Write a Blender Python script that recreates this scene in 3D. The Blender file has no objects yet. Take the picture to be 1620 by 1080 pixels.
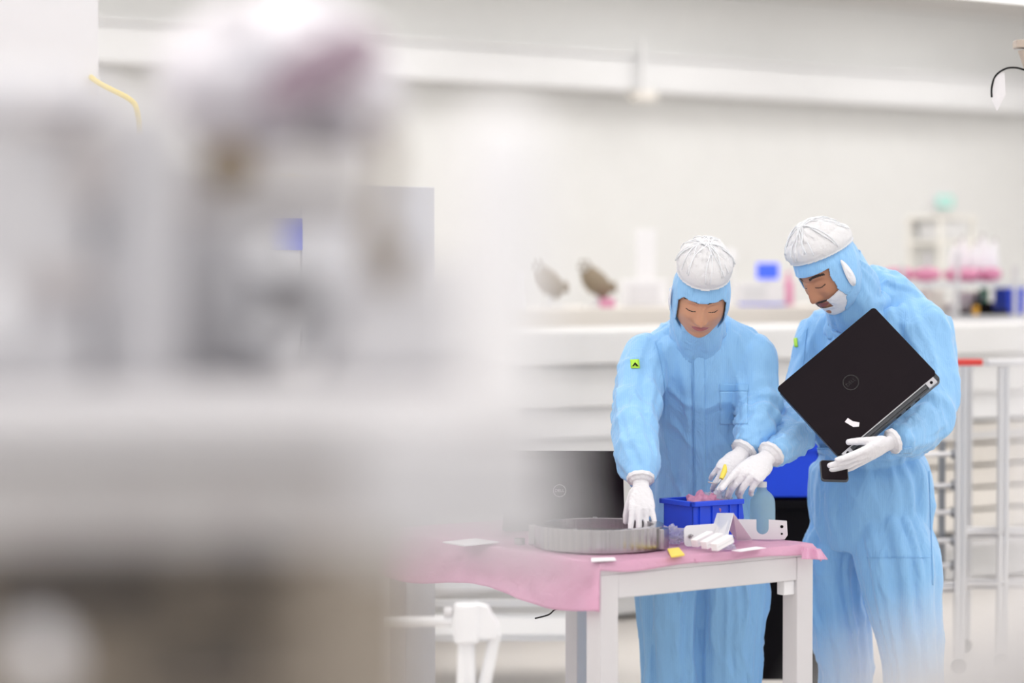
import bpy, bmesh, math, random
from mathutils import Vector, Matrix, noise
from mathutils.bvhtree import BVHTree
random.seed(7)
PI = math.pi
SC = bpy.context.scene
COL = SC.collection
# ---------------------------------------------------------------- camera
FPX, CAMZ, HOR = 3825.0, 1.5, 434.0
PITCH = math.atan((540 - HOR) / FPX)
cam_d = bpy.data.cameras.new('camera')
cam_d.sensor_width = 36.0
cam_d.lens = 85.0
cam_d.clip_start = 0.05
cam_d.clip_end = 200
cam_d.dof.use_dof = True
cam_d.dof.focus_distance = 6.95
cam_d.dof.aperture_fstop = 1.35
cam = bpy.data.objects.new('camera', cam_d)
COL.objects.link(cam)
cam.location = (0, 0, CAMZ)
cam.rotation_euler = (PI / 2 - PITCH, 0, 0)
SC.camera = cam
_F = Vector((0, math.cos(PITCH), -math.sin(PITCH)))
_U = Vector((0, math.sin(PITCH), math.cos(PITCH)))
_R = Vector((1, 0, 0))

def ray(px, py):
    return _F + _R * ((px - 810) / FPX) + _U * ((540 - py) / FPX)

def W(px, py, Y):
    """the point of the place seen at that pixel of the photograph, Y metres into the room"""
    d = ray(px, py)
    return Vector((0, 0, CAMZ)) + d * (Y / d.y)

# ---------------------------------------------------------------- world, exposure
wd = bpy.data.worlds.new('world')
SC.world = wd
wd.use_nodes = True
bgn = wd.node_tree.nodes['Background']
bgn.inputs[0].default_value = (0.97, 0.985, 1.0, 1)
bgn.inputs[1].default_value = 0.75
SC.view_settings.view_transform = 'Standard'
SC.view_settings.look = 'None'
SC.view_settings.gamma = 1
SC.view_settings.use_curve_mapping = False
SC.view_settings.exposure = 0.2
SC.cycles.use_denoising = True
SC.cycles.max_bounces = 6
SC.cycles.transparent_max_bounces = 12
LAMP = 3.0      # emission of the ceiling panels
# ---------------------------------------------------------------- room frame: u runs along the far wall, v towards it
ANG = math.radians(35)
MR = Matrix.Rotation(ANG, 4, 'Z')

def uv_of(p):
    q = MR.inverted() @ Vector((p[0], p[1], 0))
    return q.x, q.y

# ---------------------------------------------------------------- materials
def mat(name, col, rough=0.5, metal=0.0, bump=0.0, bscale=60, var=0.0, vscale=6, trans=0.0, alpha=1.0,
        emit=None, spec=0.5, sheen=0.0, detail=3, stretch=None, coat=0.0, sss=0.0, col2=None):
    m = bpy.data.materials.new(name)
    m.use_nodes = True
    nt = m.node_tree
    b = nt.nodes['Principled BSDF']
    b.inputs['Base Color'].default_value = (*col, 1)
    b.inputs['Roughness'].default_value = rough
    b.inputs['Metallic'].default_value = metal
    b.inputs['Specular IOR Level'].default_value = spec
    b.inputs['Transmission Weight'].default_value = trans
    b.inputs['Alpha'].default_value = alpha
    b.inputs['Sheen Weight'].default_value = sheen
    b.inputs['Coat Weight'].default_value = coat
    if sss:
        b.inputs['Subsurface Weight'].default_value = sss
        b.inputs['Subsurface Radius'].default_value = (0.012, 0.005, 0.003)
        b.inputs['Subsurface Scale'].default_value = 1.0
    if emit:
        b.inputs['Emission Color'].default_value = (*emit[0], 1)
        b.inputs['Emission Strength'].default_value = emit[1]
    tc = nt.nodes.new('ShaderNodeTexCoord')
    mp = nt.nodes.new('ShaderNodeMapping')
    nt.links.new(tc.outputs['Object'], mp.inputs['Vector'])
    if stretch:
        mp.inputs['Scale'].default_value = stretch
    if bump:
        n = nt.nodes.new('ShaderNodeTexNoise')
        n.inputs['Scale'].default_value = bscale
        n.inputs['Detail'].default_value = detail
        nt.links.new(mp.outputs[0], n.inputs['Vector'])
        bp = nt.nodes.new('ShaderNodeBump')
        bp.inputs['Strength'].default_value = bump
        bp.inputs['Distance'].default_value = 0.01
        nt.links.new(n.outputs['Fac'], bp.inputs['Height'])
        nt.links.new(bp.outputs[0], b.inputs['Normal'])
    # a light natural unevenness of the surface colour
    n2 = nt.nodes.new('ShaderNodeTexNoise')
    n2.inputs['Scale'].default_value = vscale
    n2.inputs['Detail'].default_value = 4
    nt.links.new(mp.outputs[0], n2.inputs['Vector'])
    mx = nt.nodes.new('ShaderNodeMix')
    mx.data_type = 'RGBA'
    v = var if var else 0.03
    c2 = col2 if col2 else tuple(max(0, c * (1 - 2 * v)) for c in col)
    mx.inputs['A'].default_value = (*col, 1)
    mx.inputs['B'].default_value = (*c2, 1)
    nt.links.new(n2.outputs['Fac'], mx.inputs['Factor'])
    nt.links.new(mx.outputs['Result'], b.inputs['Base Color'])
    return m

def cloth_mat(name, col, col2):
    m = mat(name, col, rough=0.55, sheen=0.25, spec=0.3, bump=0.0)
    nt = m.node_tree
    b = nt.nodes['Principled BSDF']
    tc = nt.nodes.new('ShaderNodeTexCoord')
    w = nt.nodes.new('ShaderNodeTexWave')           # the fine conductive stripe woven into the cloth
    w.inputs['Scale'].default_value = 52
    w.bands_direction = 'X'
    w.wave_profile = 'SIN'
    w.inputs['Distortion'].default_value = 1.2
    w.inputs['Detail'].default_value = 1
    nt.links.new(tc.outputs['Object'], w.inputs['Vector'])
    cr = nt.nodes.new('ShaderNodeValToRGB')
    cr.color_ramp.elements[0].color = (*col2, 1)
    cr.color_ramp.elements[1].color = (*col, 1)
    cr.color_ramp.elements[0].position = 0.0
    cr.color_ramp.elements[1].position = 0.55
    nt.links.new(w.outputs['Fac'], cr.inputs[0])
    nt.links.new(cr.outputs[0], b.inputs['Base Color'])
    mp = nt.nodes.new('ShaderNodeMapping')
    mp.inputs['Scale'].default_value = (1.0, 1.0, 0.35)
    nt.links.new(tc.outputs['Object'], mp.inputs['Vector'])
    n = nt.nodes.new('ShaderNodeTexNoise')
    n.inputs['Scale'].default_value = 22
    n.inputs['Detail'].default_value = 4
    n.inputs['Distortion'].default_value = 0.9
    nt.links.new(mp.outputs[0], n.inputs['Vector'])
    bp = nt.nodes.new('ShaderNodeBump')
    bp.inputs['Strength'].default_value = 0.85
    bp.inputs['Distance'].default_value = 0.012
    nt.links.new(n.outputs['Fac'], bp.inputs['Height'])
    nt.links.new(bp.outputs[0], b.inputs['Normal'])
    return m

def see_through(name, col, alpha, rough=0.4, bump=0.4, bscale=30, sheen=0.0, mode=0.5):
    """thin film or net: part clear, part diffuse with light coming through"""
    m = bpy.data.materials.new(name)
    m.use_nodes = True
    nt = m.node_tree
    b = nt.nodes['Principled BSDF']
    b.inputs['Base Color'].default_value = (*col, 1)
    b.inputs['Roughness'].default_value = rough
    out = nt.nodes['Material Output']
    tl = nt.nodes.new('ShaderNodeBsdfTranslucent')
    tl.inputs[0].default_value = (*col, 1)
    tr = nt.nodes.new('ShaderNodeBsdfTransparent')
    tr.inputs[0].default_value = (*[0.5 + 0.5 * c for c in col], 1)
    m1 = nt.nodes.new('ShaderNodeMixShader')
    m1.inputs[0].default_value = mode
    nt.links.new(b.outputs[0], m1.inputs[1])
    nt.links.new(tl.outputs[0], m1.inputs[2])
    m2 = nt.nodes.new('ShaderNodeMixShader')
    m2.inputs[0].default_value = alpha
    nt.links.new(tr.outputs[0], m2.inputs[1])
    nt.links.new(m1.outputs[0], m2.inputs[2])
    nt.links.new(m2.outputs[0], out.inputs[0])
    tc = nt.nodes.new('ShaderNodeTexCoord')
    n = nt.nodes.new('ShaderNodeTexNoise')
    n.inputs['Scale'].default_value = bscale
    n.inputs['Detail'].default_value = 5
    n.inputs['Distortion'].default_value = 1.0
    nt.links.new(tc.outputs['Object'], n.inputs['Vector'])
    bp = nt.nodes.new('ShaderNodeBump')
    bp.inputs['Strength'].default_value = bump
    bp.inputs['Distance'].default_value = 0.01
    nt.links.new(n.outputs['Fac'], bp.inputs['Height'])
    nt.links.new(bp.outputs[0], b.inputs['Normal'])
    return m

M = {}
M['suit'] = cloth_mat('suit_cloth', (0.285, 0.56, 0.90), (0.265, 0.535, 0.885))
M['suit_seam'] = mat('suit_seam', (0.25, 0.52, 0.87), 0.6)
M['net'] = see_through('hair_net', (0.97, 0.97, 0.99), 0.90, 0.6, 1.0, 26, mode=0.3)
M['net_edge'] = mat('net_gather', (0.88, 0.90, 0.94), 0.7, bump=0.4, bscale=120)
M['mask'] = mat('mask_white', (0.86, 0.87, 0.93), 0.7, bump=0.35, bscale=70)
M['glove'] = mat('white_glove', (0.82, 0.81, 0.85), 0.65, bump=0.35, bscale=90, sheen=0.1)
M['skin_w'] = mat('skin_warm', (0.62, 0.32, 0.20), 0.48, bump=0.05, bscale=300, var=0.05, sss=0.15)
M['skin_m'] = mat('skin_brown', (0.50, 0.235, 0.14), 0.45, bump=0.05, bscale=300, var=0.05, sss=0.12)
M['lip'] = mat('lip', (0.42, 0.13, 0.13), 0.4)
M['lip_m'] = mat('lip_brown', (0.30, 0.10, 0.09), 0.4)
M['hair'] = mat('dark_hair', (0.035, 0.022, 0.018), 0.6, bump=0.6, bscale=300)
M['white_paint'] = mat('white_paint', (0.80, 0.80, 0.81), 0.42)
M['table_paint'] = mat('table_paint', (0.68, 0.665, 0.69), 0.35)
M['wall'] = mat('wall_paint', (0.83, 0.83, 0.82), 0.6)
M['ceil'] = mat('ceiling_paint', (0.80, 0.78, 0.76), 0.7)
M['floor'] = mat('floor_vinyl', (0.74, 0.70, 0.66), 0.35, var=0.04)
M['cover'] = mat('enclosure_white', (0.74, 0.74, 0.745), 0.4)
M['beige'] = mat('beige_panel', (0.80, 0.76, 0.71), 0.5)
M['groove'] = mat('groove_dark', (0.25, 0.24, 0.24), 0.6)
M['alu'] = mat('aluminium', (0.70, 0.70, 0.72), 0.32, 0.9, bump=0.05, bscale=200)
M['alu_dark'] = mat('aluminium_dark', (0.30, 0.31, 0.33), 0.4, 0.8)
M['steel'] = mat('machined_steel', (0.56, 0.54, 0.56), 0.22, 1.0, bump=0.10, bscale=60, stretch=(3, 3, 0.05), var=.2, vscale=30)
M['sheet'] = mat('sheet_metal', (0.78, 0.77, 0.80), 0.38, 0.45)
M['black'] = mat('black_plastic', (0.004, 0.003, 0.004), 0.6, spec=0.08)
M['lid'] = mat('laptop_lid', (0.010, 0.006, 0.009), 0.55, spec=0.11)
M['lid_logo'] = mat('lid_logo_dark', (0.008, 0.007, 0.009), 0.25)
M['logo_silver'] = mat('logo_silver', (0.55, 0.54, 0.56), 0.3, 0.6)
M['base_grey'] = mat('laptop_base', (0.05, 0.055, 0.065), 0.45)
M['silver'] = mat('hinge_silver', (0.50, 0.50, 0.54), 0.35, 0.7)
M['sticker'] = mat('sticker', (0.88, 0.84, 0.88), 0.5)
M['blue_bin'] = mat('blue_bin', (0.012, 0.075, 0.80), 0.38)
M['blue_tote'] = mat('blue_tote', (0.008, 0.06, 0.72), 0.45)
M['pink'] = see_through('pink_film', (0.93, 0.62, 0.79), 0.74, 0.3, 0.8, 24, mode=0.4)
M['pink_bag'] = see_through('pink_bag', (0.92, 0.46, 0.66), 0.88, 0.25, 1.0, 40, mode=0.4)
M['clear_bag'] = see_through('clear_bag', (0.86, 0.86, 0.95), 0.42, 0.15, 1.0, 45)
M['tag_white'] = see_through('tag_white', (0.90, 0.89, 0.91), 0.8, 0.4, 0.2)
M['bottle'] = see_through('bottle_plastic', (0.55, 0.76, 0.86), 0.72, 0.3, 0.1, 8)
M['yellow'] = mat('yellow', (0.92, 0.72, 0.10), 0.5)
M['lime'] = mat('lime_patch', (0.45, 0.80, 0.06), 0.6)
M['arm_beige'] = mat('arm_beige', (0.50, 0.42, 0.36), 0.5)
M['red'] = mat('red_cap', (0.70, 0.05, 0.04), 0.45)
M['white'] = mat('white_plastic', (0.86, 0.86, 0.89), 0.45)
M['foam'] = mat('white_block', (0.90, 0.88, 0.91), 0.6)
M['paper'] = mat('paper', (0.90, 0.88, 0.92), 0.6)
M['screen_blue'] = mat('screen_blue', (0.03, 0.07, 0.8), 0.4, emit=((0.05, 0.12, 1.0), 0.7))
M['grey_box'] = mat('grey_case', (0.66, 0.66, 0.69), 0.5)
M['grey_light'] = mat('grey_light', (0.76, 0.75, 0.78), 0.5)
M['brown'] = mat('bronze_fitting', (0.30, 0.24, 0.17), 0.5, 0.3, var=0.1)
M['green'] = mat('green_board', (0.02, 0.25, 0.12), 0.5)
M['mint'] = mat('exit_green', (0.35, 0.80, 0.68), 0.5, emit=((0.25, 0.95, 0.75), 0.12))
M['orange'] = mat('orange', (0.85, 0.45, 0.05), 0.5)
M['foil'] = mat('crumpled_foil', (0.76, 0.74, 0.79), 0.38, 0.55, bump=0.8, bscale=14, detail=5)
M['fg_white'] = mat('machine_white', (0.62, 0.61, 0.635), 0.5)
M['fg_pale'] = mat('machine_pale', (0.93, 0.92, 0.945), 0.5)
M['fg_grey'] = mat('machine_grey', (0.50, 0.465, 0.47), 0.5)
M['fg_mid'] = mat('machine_mid', (0.56, 0.54, 0.545), 0.5)
M['fg_warm'] = mat('machine_warm', (0.31, 0.265, 0.22), 0.6)
M['fg_dark'] = mat('machine_dark', (0.06, 0.05, 0.045), 0.6)
M['fg_brown'] = mat('machine_brown', (0.20, 0.14, 0.07), 0.6)
M['maroon'] = mat('maroon_sleeve', (0.36, 0.27, 0.33), 0.6)
M['pale'] = mat('pale_case', (0.86, 0.855, 0.88), 0.5)
M['cream'] = mat('cream_frame', (0.90, 0.88, 0.83), 0.5)
M['wrap'] = mat('plastic_wrap', (0.88, 0.87, 0.91), 0.35, bump=0.5, bscale=12)
M['lamp'] = mat('lamp_panel', (0.9, 0.9, 0.9), 0.5, emit=((1.0, 0.985, 0.97), LAMP))

# ---------------------------------------------------------------- mesh builder
class MB:
    def __init__(self, T=None):
        self.v, self.f, self.mi = [], [], []
        self.T = T if T is not None else Matrix.Identity(4)
        self.m = 0

    def add(self, vs, fs, T=None):
        n = len(self.v)
        TT = self.T @ T if T is not None else self.T
        self.v += [TT @ Vector(p) for p in vs]
        for f in fs:
            self.f.append([i + n for i in f])
            self.mi.append(self.m)
        return self

    def box(self, c, s, T=None, bevel=0.0):
        bm = bmesh.new()
        bmesh.ops.create_cube(bm, size=1)
        for q in bm.verts:
            q.co = Vector((q.co.x * s[0] + c[0], q.co.y * s[1] + c[1], q.co.z * s[2] + c[2]))
        if bevel:
            bmesh.ops.bevel(bm, geom=bm.edges[:], offset=min(bevel, min(s) * 0.45), segments=2, profile=0.6, affect='EDGES')
        return self.bm(bm, T)

    def b2(self, lo, hi, T=None, bevel=0.0):
        return self.box([(a + b) / 2 for a, b in zip(lo, hi)], [abs(b - a) for a, b in zip(lo, hi)], T, bevel)

    def bm(self, bm, T=None):
        bm.verts.index_update()
        self.add([q.co.copy() for q in bm.verts], [[q.index for q in f.verts] for f in bm.faces], T)
        bm.free()
        return self

    def loft(self, keys, n=24, sub=4, fold=None, xdir=(1, 0, 0), caps=True):
        """keys: (centre, rx, ry[, power]); smooth path, elliptic sections"""
        C = [Vector(k[0]) for k in keys]
        rr = [(k[1], k[2]) for k in keys]
        pts = []
        m = len(keys)
        for i in range(m - 1):
            p0, p1, p2, p3 = C[max(0, i - 1)], C[i], C[i + 1], C[min(m - 1, i + 2)]
            a0, a1, a2, a3 = rr[max(0, i - 1)], rr[i], rr[i + 1], rr[min(m - 1, i + 2)]
            for j in range(sub if i < m - 2 else sub + 1):
                t = j / sub
                def cr(q0, q1, q2, q3):
                    return 0.5 * ((2 * q1) + (q2 - q0) * t + (2 * q0 - 5 * q1 + 4 * q2 - q3) * t * t + (3 * q1 - q0 - 3 * q2 + q3) * t ** 3)
                pts.append((cr(p0, p1, p2, p3), max(1e-4, cr(a0[0], a1[0], a2[0], a3[0])), max(1e-4, cr(a0[1], a1[1], a2[1], a3[1]))))
        vs, fs = [], []
        L = len(pts)
        xd = Vector(xdir)
        for i, (c, rx, ry) in enumerate(pts):
            tg = (pts[min(L - 1, i + 1)][0] - pts[max(0, i - 1)][0]).normalized()
            x = (xd - tg * xd.dot(tg)).normalized()
            y = tg.cross(x)
            s = i / (L - 1)
            for k in range(n):
                th = 2 * PI * k / n
                d = fold(s, th) if fold else 0.0
                vs.append(c + x * math.cos(th) * (rx + d) + y * math.sin(th) * (ry + d))
        for i in range(L - 1):
            for k in range(n):
                a, b = i * n + k, i * n + (k + 1) % n
                fs.append([a, b, b + n, a + n])
        if caps:
            fs.append(list(range(n))[::-1])
            fs.append([(L - 1) * n + k for k in range(n)])
        return self.add(vs, fs)

    def tube(self, pts, r, n=10, sub=4, r2=None):
        m = len(pts)
        ks = []
        for i, p in enumerate(pts):
            q = r if r2 is None else r + (r2 - r) * i / (m - 1)
            ks.append((p, q, q))
        d = Vector(pts[-1]) - Vector(pts[0])
        xd = (1, 0, 0) if abs(d.x) < 0.7 * d.length else (0, 0.3, 1)
        return self.loft(ks, n, sub if m > 2 else 1, None, xd)

    def cyl(self, p0, p1, r, r2=None, n=20):
        return self.loft([(p0, r, r), (p1, r if r2 is None else r2, r if r2 is None else r2)], n, 1, None,
                         (1, 0, 0) if abs((Vector(p1) - Vector(p0)).normalized().x) < 0.8 else (0, 0, 1))

    def ball(self, c, r, n=16, T=None, dis=0.0, ds=5, seed=0):
        bm = bmesh.new()
        bmesh.ops.create_uvsphere(bm, u_segments=n * 2, v_segments=n, radius=1)
        rv = r if hasattr(r, '__len__') else (r, r, r)
        for q in bm.verts:
            k = 1.0 + (dis * noise.fractal(q.co * ds + Vector((seed, seed, seed)), 1.0, 2.0, 3) if dis else 0)
            q.co = Vector((q.co.x * rv[0] * k + c[0], q.co.y * rv[1] * k + c[1], q.co.z * rv[2] * k + c[2]))
        return self.bm(bm, T)

    def prism(self, outline, h, T=None, z0=0.0):
        n = len(outline)
        vs = [(x, y, z0) for x, y in outline] + [(x, y, z0 + h) for x, y in outline]
        fs = [list(range(n))[::-1], list(range(n, 2 * n))] + [[i, (i + 1) % n, (i + 1) % n + n, i + n] for i in range(n)]
        return self.add(vs, fs, T)

    def ring(self, c, R0, R1, h, n=48, T=None, wob=None):
        vs, fs = [], []
        for k in range(n):
            th = 2 * PI * k / n
            cx, sy = math.cos(th), math.sin(th)
            ro = R1 + (wob(th) if wob else 0)
            vs += [(c[0] + cx * R0, c[1] + sy * R0, c[2]), (c[0] + cx * ro, c[1] + sy * ro, c[2]),
                   (c[0] + cx * ro, c[1] + sy * ro, c[2] + h), (c[0] + cx * R0, c[1] + sy * R0, c[2] + h)]
        for k in range(n):
            a, b = 4 * k, 4 * ((k + 1) % n)
            for j in range(4):
                fs.append([a + j, b + j, b + (j + 1) % 4, a + (j + 1) % 4])
        return self.add(vs, fs, T)

    def mesh(self, name):
        me = bpy.data.meshes.new(name)
        me.from_pydata([tuple(p) for p in self.v], [], self.f)
        return me

    def build(self, name, mats, parent=None, smooth=True, solid=0.0, autosm=35, base=True, bevel=0.0):
        if not isinstance(mats, (list, tuple)):
            mats = [mats]
        me = self.mesh(name)
        for m in mats:
            me.materials.append(m)
        if len(mats) > 1:
            me.polygons.foreach_set('material_index', self.mi)
        bm = bmesh.new()
        bm.from_mesh(me)
        bmesh.ops.recalc_face_normals(bm, faces=bm.faces[:])
        bm.to_mesh(me)
        bm.free()
        return link(me, name, parent, smooth, solid, autosm, base, bevel)

def link(me, name, parent=None, smooth=True, solid=0.0, autosm=35, base=True, bevel=0.0):
    if smooth:
        me.polygons.foreach_set('use_smooth', [True] * len(me.polygons))
        if autosm:
            me.set_sharp_from_angle(angle=math.radians(autosm))
    o = bpy.data.objects.new(name, me)
    COL.objects.link(o)
    if parent is not None:
        o.parent = parent
        o.matrix_parent_inverse = wm(parent).inverted()
    elif base and len(me.vertices):
        xs = [v.co.x for v in me.vertices]
        ys = [v.co.y for v in me.vertices]
        zs = [v.co.z for v in me.vertices]
        c = Vector(((min(xs) + max(xs)) / 2, (min(ys) + max(ys)) / 2, min(zs)))
        me.transform(Matrix.Translation(-c))
        o.location = c
    if solid:
        md = o.modifiers.new('solid', 'SOLIDIFY')
        md.thickness = solid
        md.offset = 0
    if bevel:
        md = o.modifiers.new('bevel', 'BEVEL')
        md.width = bevel
        md.segments = 2
        md.limit_method = 'ANGLE'
    return o

def wm(o):
    m = o.matrix_basis.copy()
    if o.parent is not None:
        return wm(o.parent) @ o.matrix_parent_inverse @ m
    return m

def thing(name, label, cat, loc=(0, 0, 0), rz=0.0, group=None):
    o = bpy.data.objects.new(name, None)
    COL.objects.link(o)
    o.empty_display_size = 0.1
    o.location = loc
    o.rotation_euler = (0, 0, rz)
    return tag(o, label, cat, group)

def tag(o, label, cat=None, group=None):
    o['label'] = label
    if cat:
        o['category'] = cat
    if group:
        o['group'] = group
    return o

def struct(o):
    o['kind'] = 'structure'
    return o

def lab(o, label):
    o['label'] = label
    return o

def kids(o):
    return [c for c in bpy.data.objects if c.parent == o]

def copy_tree(o, parent=None):
    c = o.copy()
    COL.objects.link(c)
    if parent is not None:
        c.parent = parent
        c.matrix_parent_inverse = o.matrix_parent_inverse.copy()
    for ch in kids(o):
        copy_tree(ch, c)
    return c

def evaluated(me, mods):
    o = bpy.data.objects.new('tmp', me)
    COL.objects.link(o)
    for kind, kw in mods:
        md = o.modifiers.new(kind, kind)
        for k, v in kw.items():
            setattr(md, k, v)
    dg = bpy.context.evaluated_depsgraph_get()
    dg.update()
    out = bpy.data.meshes.new_from_object(o.evaluated_get(dg))
    bpy.data.objects.remove(o)
    return out

def remesh(mb, voxel, smooth_it=3, fac=0.5):
    me = mb.mesh('tmp')
    out = evaluated(me, [('REMESH', dict(mode='VOXEL', voxel_size=voxel, adaptivity=0.0)),
                         ('SMOOTH', dict(factor=fac, iterations=smooth_it))])
    out.materials.clear()
    return out

def bvh(me):
    return BVHTree.FromPolygons([v.co.copy() for v in me.vertices], [list(p.vertices) for p in me.polygons])

def text_mesh(s, size, T, name, m, parent, depth=0.0006):
    cu = bpy.data.curves.new('t', 'FONT')
    cu.body = s
    cu.size = size
    cu.extrude = depth
    cu.align_x = 'CENTER'
    cu.align_y = 'CENTER'
    o = bpy.data.objects.new('t', cu)
    COL.objects.link(o)
    dg = bpy.context.evaluated_depsgraph_get()
    dg.update()
    me = bpy.data.meshes.new_from_object(o.evaluated_get(dg))
    bpy.data.objects.remove(o)
    me.transform(T)
    me.materials.clear()
    me.materials.append(m)
    return link(me, name, parent, smooth=False)

def frame(o, x, y, z):
    m = Matrix.Identity(4)
    for i, a in enumerate((x, y, z)):
        a = Vector(a).normalized()
        m[0][i], m[1][i], m[2][i] = a.x, a.y, a.z
    m.translation = Vector(o)
    return m
# ================================================================ the room
def plane_y(px, Y0, m=0.70):
    """depth of a wall parallel to the far wall, met along the column px"""
    return Y0 / (1 - m * (px - 810) / FPX)

V_WALL = uv_of((0, 18.0))[1]
V_CNT = uv_of((0, 10.0))[1]
V_BEN = uv_of((0, 12.2))[1]
CEIL = 3.78
b = MB(MR); b.b2((-14, -4, -0.1), (24, V_WALL + 0.4, 0))
struct(b.build('floor', M['floor'], smooth=False))
b = MB(MR); b.b2((-14, -2.5, CEIL), (24, V_WALL + 0.4, CEIL + 0.1))
struct(b.build('ceiling', M['ceil'], smooth=False))
b = MB(MR); b.b2((-14, V_WALL, 0), (24, V_WALL + 0.2, CEIL))
struct(b.build('wall_back', M['wall'], smooth=False))
b = MB(MR)
b.b2((-14, V_WALL - 0.30, 2.88), (24, V_WALL, 3.14), bevel=0.02)
b.b2((-14, V_WALL - 0.34, 3.14), (24, V_WALL, 3.17))
struct(b.build('trim_1', M['white_paint'], smooth=False))
b = MB(MR); b.b2((-14, V_WALL - 0.06, CEIL - 0.07), (24, V_WALL, CEIL))
struct(b.build('trim_2', M['ceil'], smooth=False))
b = MB(MR); b.b2((-14, V_WALL - 0.02, 0), (24, V_WALL, 0.12))
struct(b.build('baseboard_back', M['grey_light'], smooth=False))
# conduit clamp standing proud of the service duct
p = W(1032, 130, plane_y(1032, 17.4)); cu_, cv_ = uv_of(p)
t = thing('conduit_drop', 'short white vertical conduit crossing the duct high on the back wall', 'conduit', MR @ Vector((cu_, V_WALL - 0.38, 2.80)), ANG)
b = MB(MR); b.cyl((cu_, V_WALL - 0.38, 2.80), (cu_, V_WALL - 0.38, 3.25), 0.024); b.build('pipe', M['white_paint'], t)
b = MB(MR); b.b2((cu_ - 0.09, V_WALL - 0.44, 2.80), (cu_ + 0.09, V_WALL - 0.30, 2.88), bevel=0.01); b.build('bracket', M['beige'], t)
# exit sign
p = W(1520, 318, plane_y(1520, 17.7)); su, sv = uv_of(p)
t = thing('exit_sign', 'small mint-green lit emergency exit sign high on the back wall', 'sign', MR @ Vector((su, V_WALL - 0.03, p.z - 0.09)), ANG)
b = MB(MR); b.b2((su - 0.10, V_WALL - 0.06, p.z - 0.06), (su + 0.10, V_WALL, p.z + 0.06), bevel=0.006); b.build('housing', M['white'], t)
b = MB(MR); b.b2((su - 0.09, V_WALL - 0.066, p.z - 0.05), (su + 0.09, V_WALL - 0.058, p.z + 0.05)); b.build('face_panel', M['mint'], t)
b = MB(MR @ frame((su, V_WALL - 0.068, p.z), (1, 0, 0), (0, 0, 1), (0, -1, 0)))
b.prism([(-.06, -.015), (0, -.015), (0, -.04), (.06, 0), (0, .04), (0, .015), (-.06, .015)], 0.003)
b.build('arrow', M['white'], t)

# ceiling lights
proto = None
lu, lv = uv_of(W(1580, 6, plane_y(1580, 16.5)))
cells = [(lu, lv - .25)]
for i in range(1, 8):
    cells.append((lu - 2.8 * i, lv - .25))
for i in range(-7, 3):
    for j in range(7):
        cells.append((lu - 1.2 + i * 2.8, lv - 2.3 - 2.4 * j))
cells = [c for c in cells if c[1] > -1.5]
def where(k):
    return 'bright white rectangular ceiling light panel'
for k, (u_, v_) in enumerate(cells):
    w_ = MR @ Vector((u_, v_, CEIL))
    if proto is None:
        t = thing('ceiling_light', 'bright ceiling light panel at the upper right corner of the room', 'ceiling light', w_, ANG)
        b = MB(Matrix.Translation(w_) @ MR); b.b2((-1.0, -.52, -.05), (1.0, .52, 0.0)); b.build('housing', M['white_paint'], t, smooth=False)
        b = MB(Matrix.Translation(w_) @ MR); b.b2((-.97, -.49, -.056), (.97, .49, -.045)); b.build('diffuser', M['lamp'], t, smooth=False)
        proto = t
    else:
        t = copy_tree(proto)
        t.location = w_
        t['label'] = 'ceiling light panel above the workers, out of the picture'
        t['group'] = 'ceiling light panels overhead'

# ---------------------------------------------------------------- long white enclosure behind the workers
t = thing('machine_enclosure', 'long low white machine enclosure running behind both workers', 'enclosure', MR @ Vector((7, V_CNT, 0)), ANG)
U0, U1 = 4.2, 14.5
def cbox(name, m, v0, v1, z0, z1, bev=0.008, par=t, sm=False):
    b = MB(MR); b.b2((U0, V_CNT + v0, z0), (U1, V_CNT + v1, z1), bevel=bev); return b.build(name, m, par, smooth=sm)
cbox('top_cover', M['cover'], -0.03, 0.72, 1.12, 1.262, 0.015)
cbox('front_panel', M['cover'], 0.03, 0.70, 0.935, 1.12)
cbox('lower_panel', M['white_paint'], 0.07, 0.66, 0.80, 0.935)
b = MB(MR)
for k in range(5):
    z = 0.26 + k * 0.108
    b.b2((8.0, V_CNT + 0.10, z), (U1, V_CNT + 0.22, z + 0.092), bevel=0.004)
b.build('slatted_panel', M['beige'], t, smooth=False)
b = MB(MR); b.b2((U0, V_CNT + .09, .22), (8.0, V_CNT + .22, .80), bevel=.004); b.build('plain_panel', M['cover'], t, smooth=False)
cbox('inner_wall', M['groove'], 0.24, 0.62, 0.22, 0.80)
cbox('kick_plate', M['cover'], 0.12, 0.60, 0.02, 0.22)
b = MB(MR)
b.b2((U0, V_CNT - 0.02, 0.20), (U1, V_CNT + 0.06, 0.235)); b.b2((U0, V_CNT - 0.02, 0.72), (U1, V_CNT + 0.03, 0.745))
b.build('guard_rail', M['alu'], t, smooth=False)
# beige ledge behind it
t = thing('back_bench', 'beige bench edge just above the top of the white enclosure', 'bench', MR @ Vector((8, V_BEN, 0)), ANG)
b = MB(MR); b.b2((3.4, V_BEN, 1.22), (16, V_BEN + 0.9, 1.325), bevel=0.01); b.build('bench_top', M['beige'], t, smooth=False)
for u_ in (3.6, 8, 12, 15.8):
    b = MB(MR); b.b2((u_ - .04, V_BEN + .1, 0), (u_ + .04, V_BEN + .18, 1.22)); b.build('leg', M['alu'], t, smooth=False)
BZ = 1.325

def on_bench(px, dv=0.3):
    """point on the bench top behind the column px of the photograph"""
    d = ray(px, 500); q = MR.inverted() @ Vector((d.x, d.y, 0))
    s = (V_BEN + dv) / q.y
    return MR @ Vector((q.x * s, q.y * s, BZ)), d.y * s

def px_w(n, Y):
    return n * Y / FPX

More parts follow.
